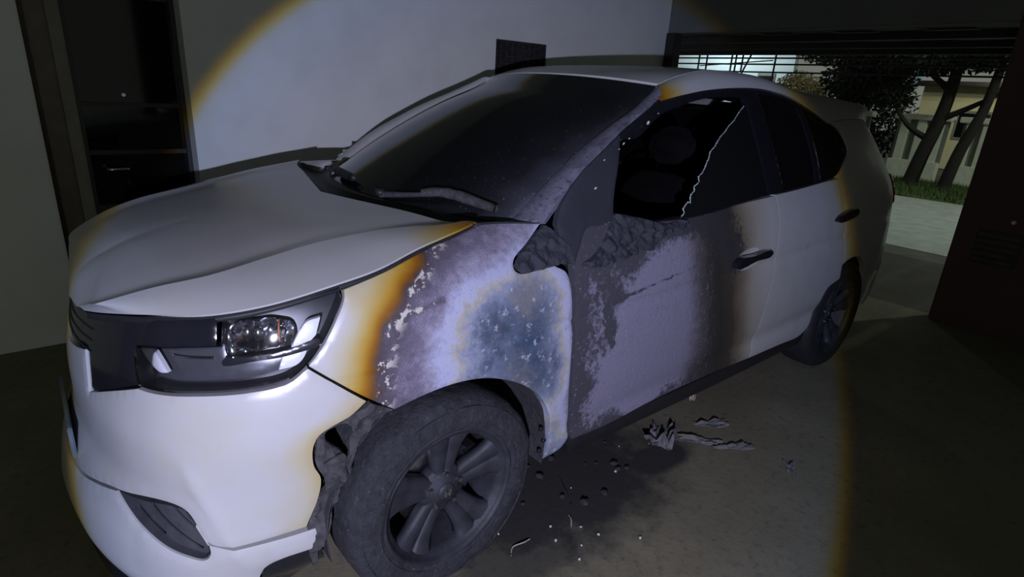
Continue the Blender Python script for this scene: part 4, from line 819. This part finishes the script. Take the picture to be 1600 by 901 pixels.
wheel((.015, .775, .314), 1, 1., True); wheel((0, -.765, .334), -1); wheel((-2.695, .77, .334), 1); wheel((-2.695, -.77, .334), -1)

# cabin
grid('headliner', RG*np.array([1, 1.02, 1])-np.array([0, 0, .03]), M_DARKIN, car, thick=.004)
_top = ap+[(2.669, 1.508), (2.861, 1.534), (3.30, 1.55), (3.66, 1.51), (4.0, 1.47), (4.95, 1.45)]
ztop = lambda a: float(np.interp(a, [p[0] for p in _top], [p[1] for p in _top]))-.006
Gi = np.array([[S(a, b, -.022)[0]*np.array([1, -1, 1]) for b in np.linspace(1.0, ztop(a), 10)] for a in np.linspace(1.84, 4.95, 60)]); grid('side_lining', Gi, M_DARKIN, car, thick=.004)
Gi = np.array([[S(a, b, -.03)[0] for b in np.linspace(1.0, 1.50, 8)] for a in np.linspace(4.14, 4.95, 14)]); grid('side_lining', Gi, M_DARKIN, car, thick=.004)
Gi = np.array([[S(a, b, -.03)[0]*np.array([1, sg_, 1]) for b in np.linspace(.60, 1.48, 8)] for sg_ in (1,) for a in np.linspace(4.9, 5.74, 14)]); grid('tail_lining', Gi, M_DARKIN, car, thick=.004); grid('tail_lining', Gi*np.array([1, -1, 1]), M_DARKIN, car, thick=.004)
boxobj('dashboard', (-.50, 0, .93), (.46, 1.36, .26), M_DARKIN, car, .07)
sw = empty('steering_wheel', (-.86, -.37, .98), car); sw.rotation_euler = (0, math.radians(-65), 0)
tubeobj('wheel_rim', [(.185*math.cos(q), .185*math.sin(q), 0) for q in np.linspace(0, 2*math.pi, 40)], .015, M_DARKIN, sw, 10)
boxobj('wheel_hub', (0, 0, -.02), (.12, .12, .05), M_DARKIN, sw, .02); boxobj('wheel_spoke', (0, 0, -.01), (.03, .35, .02), M_DARKIN, sw, .006)
def seat(x, y, wide=.50):
    s = empty('seat', (x, y, .30), car)
    boxobj('seat_cushion', (0, 0, .22), (.52, wide, .20), M_DARKIN, s, .06)
    a = math.radians(-16); R = np.array([[math.cos(a), 0, math.sin(a)], [0, 1, 0], [-math.sin(a), 0, math.cos(a)]])
    boxobj('seat_back', (-.31, 0, .56), (.17, wide*.96, .62), M_DARKIN, s, .06, R); boxobj('headrest', (-.43, 0, .98), (.11, .27, .19), M_DARKIN, s, .045, R)
    for dy in (-.06, .06): bar('headrest_post', (-.40, dy, .80), (-.42, dy, .92), .012, .012, M_SMOKECHROME, s)
def soften(o):
    m = o.modifiers.new('soft', 'SUBSURF'); m.levels = 2; m.render_levels = 2; o.data.polygons.foreach_set('use_smooth', [True]*len(o.data.polygons))
seat(-1.12, .37); seat(-1.12, -.37); seat(-2.0, 0, 1.25)
for o in [o for o in COL.objects if o.name.split('.')[0] in ('seat_cushion', 'seat_back', 'headrest', 'dashboard', 'mirror_shell')]: soften(o)
boxobj('number_plate', (.880, 0, .455), (.012, .38, .10), M_PLATE, car, .003)
# far-side door mirror
mh = empty('door_mirror', (-.52, -.90, 1.0), car)
boxobj('mirror_shell', (0, -.06, .06), (.10, .16, .13), M_WHITE, mh, .03); boxobj('mirror_stalk', (0, .07, -.01), (.06, .12, .04), M_BLACK, mh, .012); boxobj('mirror_glass', (-.058, -.06, .06), (.006, .16, .105), M_BLACKGLASS, mh, .002)

# ------------------------------------------------------------------ THE GARAGE
def struct(o): o['kind'] = 'structure'; return o
def wallbox(name, lo, hi, mat, bevel=0., parent=None):
    lo = np.array(lo, float); hi = np.array(hi, float); o = boxobj(name, (lo+hi)/2, hi-lo, mat, parent, bevel)
    return o if parent is not None else struct(o)
WY = -1.81; EX = -4.3
wallbox('floor', (EX-.15, -2.7, -.12), (3.2, 4.2, 0), M_FLOOR)
# back wall, with the opening of the vent block cut by building it in pieces
VB = (-2.68, -2.14, 1.50, 1.845)   # x0 x1 z0 z1
wb = struct(empty('wall_back', (0, 0, 0)))
for lo, hi in (((-3.73, WY-.2, 0), (VB[0], WY, 3.0)), ((VB[1], WY-.2, 0), (.06, WY, 3.0)), ((VB[0], WY-.2, 0), (VB[1], WY, VB[2])), ((VB[0], WY-.2, VB[3]), (VB[1], WY, 3.0)), ((EX, WY-.2, 0), (-3.73, WY-.015, 3.0))):
    wallbox('wall_face', lo, hi, M_WALL, 0, wb)
wn1 = struct(empty('window_1', (0, 0, 0)))
wallbox('vent_back', (VB[0], WY-.19, VB[2]), (VB[1], WY-.12, VB[3]), M_BLOCK, 0, wn1)
for k in range(10):
    x = VB[0]+.005+(VB[1]-VB[0]-.01)*k/9; wallbox('vent_bar', (x-.009, WY-.13, VB[2]), (x+.009, WY-.012, VB[3]), M_BLOCK, .003, wn1)
for k in range(7):
    z = VB[2]+.009+(VB[3]-VB[2]-.018)*k/6; wallbox('vent_slat', (VB[0], WY-.11, z-.009), (VB[1], WY-.02, z+.009), M_BLOCK, .003, wn1)
wallbox('wall_left', (.765, WY-.35, 0), (3.2, WY+.05, 3.0), M_WALL, .006)
wallbox('wall_blocker_front', (3.0, -1.75, 0), (3.2, 4.2, 3.0), M_WALL)  # unseen wall put back to cut ambient reflections on the windscreen
wallbox('wall_blocker_right', (EX, 4.0, 0), (-.6, 4.2, 3.0), M_WALLDARK)  # unseen wall piece added to block ambient on the right floor
wallbox('ceiling', (EX-.1, -2.1, 3.0), (3.2, 4.2, 3.12), M_CEIL)
# door into the house: brown frame, grey jamb, dark glass leaf
d1 = struct(empty('door_1', (0, 0, 0)))
DYF = WY-.14
wallbox('door_jamb', (.655, DYF-.10, 0), (.765, DYF+.02, 2.45), M_FRAME, .008, d1)
wallbox('door_jamb', (.590, DYF-.10, 0), (.655, DYF-.005, 2.45), M_FRAME2, .006, d1)
wallbox('door_head', (.06, DYF-.10, 2.30), (.655, DYF, 2.45), M_FRAME, .006, d1)
wallbox('door_jamb', (.06, DYF-.10, 0), (.085, DYF, 2.30), M_STEEL, .004, d1)
wallbox('wall_head', (.06, WY-.35, 2.45), (.765, WY, 3.0), M_WALL, 0, d1)
leaf = wallbox('door_leaf', (.085, DYF-.07, .0), (.59, DYF-.03, .66), M_FRAME2, .006, d1)
for z0, z1 in ((.66, .72), (1.005, 1.03), (1.27, 1.292), (1.84, 1.865), (2.22, 2.30)): wallbox('glazing_bar', (.085, DYF-.075, z0), (.57, DYF-.03, z1), M_STEEL, 0, d1)
wallbox('glazing_bar', (.57, DYF-.075, .66), (.59, DYF-.02, 2.30), M_STEEL, .004, d1)
for z0, z1 in ((.72, 1.005), (1.03, 1.27), (1.292, 1.84), (1.865, 2.22)): wallbox('door_pane', (.085, DYF-.052, z0), (.57, DYF-.046, z1), M_DOORGLASS, 0, d1)
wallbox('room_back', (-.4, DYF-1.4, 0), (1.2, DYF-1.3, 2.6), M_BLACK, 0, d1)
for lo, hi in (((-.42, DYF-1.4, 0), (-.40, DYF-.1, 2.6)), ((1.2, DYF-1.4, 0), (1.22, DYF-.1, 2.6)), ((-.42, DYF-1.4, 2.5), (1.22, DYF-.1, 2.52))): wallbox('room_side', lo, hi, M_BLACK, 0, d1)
hd = tubeobj('door_handle', spline3([(.50, DYF-.02, .93), (.50, DYF+.03, .93), (.45, DYF+.035, .93), (.40, DYF+.03, .93)], 14), .009, M_CHROME, d1, 8)
# glowing bulb added inside to give the glint on the door glass
t = NT('glint_bulb'); t.pset(Base_Color=(.9, .9, .95), Emission_Color=(.9, .88, 1.0), Emission_Strength=60.); M_GLINT = t.m
# entrance: lintel, flank wall, steel post
wallbox('wall_entrance', (EX-.18, .955, 0), (EX, 4.0, 3.0), M_WALLDARK, .01)
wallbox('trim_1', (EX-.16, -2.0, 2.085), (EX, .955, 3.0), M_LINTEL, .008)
wallbox('trim_2', (EX-.10, -1.86, 0), (EX+.02, -1.72, 2.085), M_STEEL, .006)
lv = struct(empty('window_2', (EX, 1.22, .62)))
boxobj('louvre_frame', (.006, 0, 0), (.012, .26, .24), M_STEEL, lv, .003)
for k in range(5):
    a = math.radians(35); R = np.array([[math.cos(a), 0, math.sin(a)], [0, 1, 0], [-math.sin(a), 0, math.cos(a)]]); boxobj('louvre_slat', (.018, 0, -.088+.044*k), (.035, .235, .005), M_FRAME, lv, 0, R)
hk = lathe('wall_hook', [(.0001, .022), (.010, .02), (.014, .006), (.016, 0), (.0001, -.002)], M_GUIDE, None, 14); hk.location = (EX+.002, 1.265, .815); hk.rotation_euler = (0, 0, -math.pi/2)
tag(hk, 'tiny white knob fixed on the dark entrance wall above the louvre', 'knob')
# canopy outside the entrance and the steel trellis hanging under it
cn = struct(empty('ceiling', (0, 0, 0))); cn.name = 'ceiling.001'
for k in range(22):
    y = -5.2+k*.36; wallbox('canopy_sheet', (-7.0, y, 2.12+.012*(k % 2)), (EX-.16, y+.345, 2.15+.012*(k % 2)), M_CANOPY, 0, cn)
for x in (-5.1, -5.9, -6.7): wallbox('canopy_beam', (x-.03, -5.2, 2.06), (x+.03, 2.7, 2.12), M_STEEL, 0, cn)
tr = empty('metal_trellis', (-6.3, 0, 0)); tag(tr, 'dark steel trellis bars hanging below the canopy outside the entrance', 'trellis')
for z in (1.995, 1.925, 1.835): bar('trellis_rail', (0, -3.4, z), (0, 1.2, z), .022, .018, M_STEEL, tr)
for y, dy in ((-2.78, 0), (-2.66, 0), (-2.30, 0), (-2.24, 0), (-2.15, 0), (-2.06, .14), (-1.72, 0), (-.9, .0), (-.1, 0), (.6, 0)): bar('trellis_bar', (0, y-dy, 1.66 if dy or y == -1.72 else 1.83), (0, y+dy*.2, 2.06), .016, .016, M_STEEL, tr)
bar('trellis_brace', (0, -2.75, 1.90), (0, -1.75, 1.97), .012, .012, M_STEEL, tr)
for y in (-3.4, 1.2): bar('trellis_hanger', (0, y, 1.83), (0, y, 2.10), .03, .03, M_STEEL, tr)

# ------------------------------------------------------------------ OUTSIDE
wallbox('floor', (-45, -30, -.14), (EX-.15, 12, -.02), M_ROAD); 
ap_ = struct(link('floor', mesh('floor', [(-11.6, -3.2, -.015), (-11.6, 1.4, -.015), (-6.9, 1.2, -.015), (-6.9, -1.9, -.015), (-11.6, -3.2, -.05), (-11.6, 1.4, -.05), (-6.9, 1.2, -.05), (-6.9, -1.9, -.05)], [(0, 3, 2, 1), (4, 5, 6, 7), (0, 1, 5, 4), (1, 2, 6, 5), (2, 3, 7, 6), (3, 0, 4, 7)]), M_APRON))
ap_.name = 'floor.002'
# verge
V, F = [], []; gx = np.linspace(-14.6, -11.6, 16); gy = np.linspace(-9, 3, 40)
for a in gx:
    for b in gy: V.append((a, b, .05*math.sin((a+14.6)/3*math.pi)+.02*noise.noise(Vector((a*2, b*2, 0)))-.01))
for i in range(15):
    for j in range(39): F.append((i*40+j, (i+1)*40+j, (i+1)*40+j+1, i*40+j+1))
gv = struct(link('floor', mesh('floor', V, F, True), M_GRASS)); gv.name = 'floor.003'
V, F = [], []
for _ in range(9000):
    a = rng.uniform(-14.5, -11.62); b = rng.uniform(-6, 2); z = .05*math.sin((a+14.6)/3*math.pi)-.02; h = rng.uniform(.05, .14); q = rng.uniform(0, 6.28); w = .012; l = rng.uniform(-.05, .05, 2); o = len(V)
    V += [(a-w*math.cos(q), b-w*math.sin(q), z), (a+w*math.cos(q), b+w*math.sin(q), z), (a+l[0], b+l[1], z+h)]; F.append((o, o+1, o+2))
gs = link('verge_grass', mesh('verge_grass', V, F), M_GRASS); tag(gs, 'green grass of the verge between the concrete apron and the pale fence', 'grass', kind='stuff')
# pale fence across the lane
def fence(name, y0, y1, x, n, label):
    f = empty(name, (x, y0, 0)); tag(f, label, 'fence'); L = y1-y0
    boxobj('plinth', (0, L/2, .2), (.22, L, .44), M_FENCE, f, .01); boxobj('back_panel', (-.04, L/2, .85), (.06, L, .9), M_FENCEDARK, f); boxobj('coping', (0, L/2+0, 1.36), (.30, L+.12, .12), M_FENCE, f, .015)
    for k in range(n): boxobj('paling', (.03, L*(k+.5)/n, .86), (.09, L/n*.52, .90), M_FENCE, f, .008)
fence('boundary_fence', -3.0, -2.0, -14.8, 3, 'pale fence section with a coping, nearer the car, left of the tree trunks')
fence('boundary_fence', -1.75, -.3, -14.8, 5, 'pale fence section with a coping, right of the tree trunks by the dark wall')
fence('boundary_fence', -8.0, -3.6, -14.8, 12, 'pale fence section half hidden behind the tail of the car')
# houses
def house(name, x, y0, y1, h, mat, label, roofmat):
    o = empty(name, (x, (y0+y1)/2, 0)); tag(o, label, 'house'); L = y1-y0
    boxobj('house_wall', (0, 0, h/2), (.3, L, h), mat, o); boxobj('roof_edge', (.25, 0, h+.06), (1.0, L+.4, .12), roofmat, o, .02)
    for k in range(max(1, int(L/2))):
        yk = -L/2+(k+.5)*L/max(1, int(L/2)); w = boxobj('window', (.16, yk, h*.55), (.05, .8, h*.35), M_FENCEDARK, o, .01); boxobj('pane', (.19, yk, h*.55), (.01, .68, h*.29), M_BLACKGLASS, w)
house('neighbour_house', -24, -19, -10.2, 3.6, M_HOUSE, 'pale blue-white house seen through the trellis above the car roof', M_STEEL)
house('neighbour_house', -19, -3.9, -1.2, 2.15, M_HOUSEY, 'cream house wall behind the fence by the dark entrance wall', M_STEEL)
aw = empty('awning', (-17.6, -4.45, 2.18)); tag(aw, 'small blue sloping awning between the tree crowns', 'awning')
a_ = math.radians(28); R = np.array([[math.cos(a_), 0, math.sin(a_)], [0, 1, 0], [-math.sin(a_), 0, math.cos(a_)]])
for k in range(4): boxobj('awning_sheet', (0, -.54+k*.36, 0), (1.1, .345, .02), M_TARP, aw, 0, R)
for y in (-.7, .7): bar('awning_post', (.45, y, -2.18), (.45, y, -.25), .05, .05, M_STEEL, aw)
lamp('house_lamp_light', (-21.5, -13, 4.2), 420, (.80, .97, 1.0), .1)
lamp('porch_lamp_light', (-17.3, -2.2, 2.6), 26, (1.0, .93, .62), .06)
# trees
def tree(label, base, trunk, crowns, leafmat, nleaf, tr_r=.11, branches=()):
    o = empty('tree', base); tag(o, label, 'tree')
    tubeobj('trunk', spline3(trunk, 16), np.linspace(tr_r, tr_r*.55, 16), M_BARK, o, 10)
    for b_ in branches: tubeobj('branch', spline3(b_, 10), np.linspace(tr_r*.45, tr_r*.15, 10), M_BARK, o, 7)
    V, F = [], []
    for (c, r), n in zip(crowns, nleaf):
        for _ in range(n):
            d = rng.normal(0, 1, 3); d /= np.linalg.norm(d); p = np.array(c)+d*np.array(r)*rng.uniform(.3, 1)**.5; s = rng.uniform(.04, .085)
            u = rng.normal(0, 1, 3); u /= np.linalg.norm(u); w = np.cross(u, d); w /= max(np.linalg.norm(w), 1e-6); k = len(V)
            V += [tuple(p-u*s), tuple(p+w*s*.42), tuple(p+u*s), tuple(p-w*s*.42)]; F.append((k, k+1, k+2, k+3))
    link('foliage', mesh('foliage', V, F), leafmat, o)['kind'] = 'stuff'
tree('dark tree with a leaning trunk standing in front of the pale fence', (-13.2, -1.95, 0), [(0, -.05, 0), (0, .05, .7), (0, .18, 1.4), (-.1, .2, 2.2), (-.1, .15, 3.2)], [((0, -.5, 2.55), (1.0, 1.5, .42)), ((0, .9, 2.6), (1.0, 1.0, .4)), ((0, -.75, 1.75), (.4, .45, .25))], M_LEAF, (4200, 2400, 500), .15, [[(0, .1, .95), (.1, -.25, 1.15), (.1, -.55, 1.45), (0, -.75, 1.75)], [(0, .18, 1.35), (.1, .55, 1.55), (.1, 1.0, 1.85), (.1, 1.3, 2.1)], [(0, .2, 1.9), (0, -.2, 2.2), (0, -.6, 2.5)]])
tree('second dark trunk just right of the leaning tree', (-13.0, -1.35, 0), [(0, 0, 0), (0, .1, .8), (0, .28, 1.6), (0, .35, 2.6)], [((0, .3, 2.75), (.8, .9, .4))], M_LEAF, (2000,), .12)
tree('dry tan shrub lit behind the roof of the car', (-15.9, -6.0, 0), [(0, 0, 0), (0, .05, .7), (.05, 0, 1.5)], [((0, 0, 1.75), (.6, .75, .6)), ((0, -.7, 1.55), (.5, .5, .5))], M_LEAFTAN, (2200, 900), .07)
tree('dense dark tree crown above the tail of the car', (-14.2, -3.9, 0), [(0, 0, 0), (0, .1, .9), (0, 0, 1.8), (0, 0, 2.6)], [((0, .25, 2.05), (.9, 1.0, .5)), ((0, .1, 2.6), (1.2, 1.5, .28))], M_LEAF, (4200, 2400), .13)
tree('low dark bush standing behind the fence at the tail of the car', (-16.0, -4.4, 0), [(0, 0, 0), (0, .05, .5), (.05, 0, 1.0)], [((0, 0, 1.1), (.5, 1.5, 1.0))], M_LEAF, (4500,), .08)
# ------------------------------------------------------------------ debris on the floor
def crumple(name, x, y, w, h, mat, label, cat, lift, seed, rot=0., group=None, n=12, stretch=1.):
    V, F = [], []; cr, sr = math.cos(rot), math.sin(rot)
    for i in range(n):
        for j in range(n):
            u, v_ = (i/(n-1)-.5), (j/(n-1)-.5); k = 1+.45*noise.noise(Vector((math.atan2(v_, u)*1.3+seed, seed, 0))); a, b_ = u*w*k, v_*h*k
            z = max(.002, lift*(.35+1.6*noise.fractal(Vector((u*2.6+seed, v_*2.6, seed*.7)), 1., 2., 4))*(1-1.2*max(abs(u), abs(v_))**2))
            V.append((a*cr-b_*sr, a*sr+b_*cr, z))
    m = n*n; V += [(a, b_, max(.0005, c-.0015)) for a, b_, c in V]
    for i in range(n-1):
        for j in range(n-1):
            q = (i*n+j, (i+1)*n+j, (i+1)*n+j+1, i*n+j+1); F.append(q); F.append(tuple(m+k for k in q[::-1]))
    rim = [i*n for i in range(n)]+[(n-1)*n+j for j in range(1, n)]+[i*n+n-1 for i in range(n-2, -1, -1)]+[j for j in range(n-2, 0, -1)]
    for k in range(len(rim)): a, b_ = rim[k], rim[(k+1) % len(rim)]; F.append((b_, a, m+a, m+b_))
    o = link(name, mesh(name, V, F), mat); o.location = (x, y, 0); tag(o, label, cat, group); return o
crumple('metal_scrap', -1.22, .78, .17, .11, M_SCRAP, 'crumpled grey metal scrap standing highest among the floor debris', 'scrap', .085, 1.3, .5)
crumple('ash_flake', -1.52, .85, .17, .05, M_ASH, 'pale ash flake farthest along the car behind the metal scrap', 'flake', .02, 4.1, 2.6)
crumple('ash_flake', -1.35, .90, .17, .045, M_ASH, 'pale torn ash flake lying right against the metal scrap', 'flake', .02, 7.7, 2.2)
crumple('ash_flake', -1.44, 1.02, .17, .038, M_ASH, 'long pale ash flake nearer the camera than the metal scrap', 'flake', .018, 9.2, 2.5)
crumple('ash_flake', -1.51, 1.25, .09, .04, M_ASH, 'small lone grey flake out on the bare concrete', 'flake', .012, 12.5, .7)
crumple('ash_flake', -1.66, .645, .045, .03, M_TWIG, 'tiny upright pale flake under the door sill', 'flake', .05, 15.5, .7)
for nm, pts, lb in (('straw', [(-.30, .905, .006), (-.27, .91, .012), (-.23, .898, .005), (-.20, .925, .006)], 'thin pale straw lying on the soot right of the front wheel'),
                    ('straw', [(-.50, .90, .005), (-.485, .925, .012), (-.462, .95, .005)], 'short pale splinter on the soot midway below the door'),
                    ('straw', [(-.62, .72, .005), (-.58, .80, .01), (-.55, .86, .005)], 'dark thin splinter lying across the soot stain')):
    tag(tubeobj(nm, spline3(pts, 12), .0022, M_TWIG if 'pale' in lb else M_CHAR, None, 6), lb, 'straw')
for k in range(16):
    a = rng.uniform(-1.1, -.25); b_ = .58+.32*rng.random(); s = rng.uniform(.006, .018)
    bm = bmesh.new(); bmesh.ops.create_icosphere(bm, subdivisions=2, radius=s)
    for v_ in bm.verts: v_.co *= 1+.5*noise.noise(v_.co*60+Vector((k*3., 0, 0))); v_.co.z *= .55
    mz = min(v_.co.z for v_ in bm.verts)
    for v_ in bm.verts: v_.co.z -= mz
    me = bpy.data.meshes.new('char_fragment'); bm.to_mesh(me); bm.free(); o = link('char_fragment', me, M_CHAR); o.location = (a, b_, .0005); tag(o, 'charred black lump on the soot stain beside the front wheel', 'fragment', 'charred lumps beside the front wheel')
for k in range(14):
    a = rng.uniform(-1.15, .02); b_ = .70+.5*rng.random(); s = rng.uniform(.003, .007); bm = bmesh.new(); bmesh.ops.create_cube(bm, size=s)
    for v_ in bm.verts: v_.co *= rng.uniform(.7, 1.4)
    mz = min(v_.co.z for v_ in bm.verts)
    for v_ in bm.verts: v_.co.z -= mz
    me = bpy.data.meshes.new('glass_crumb'); bm.to_mesh(me); bm.free(); o = link('glass_crumb', me, M_GLASSBIT); o.location = (a, b_, .0005); tag(o, 'tiny bright crumb of broken window glass on the floor', 'glass crumb', 'glass crumbs on the floor')
nl = lathe('glint_bulb', [(.0001, .012), (.010, .010), (.012, 0), (.010, -.010), (.0001, -.012)], M_GLINT, None, 16); nl.location = (.263, DYF-.9, 1.298); tag(nl, 'small glowing bulb added behind the dark door glass for a bright speck', 'glint')
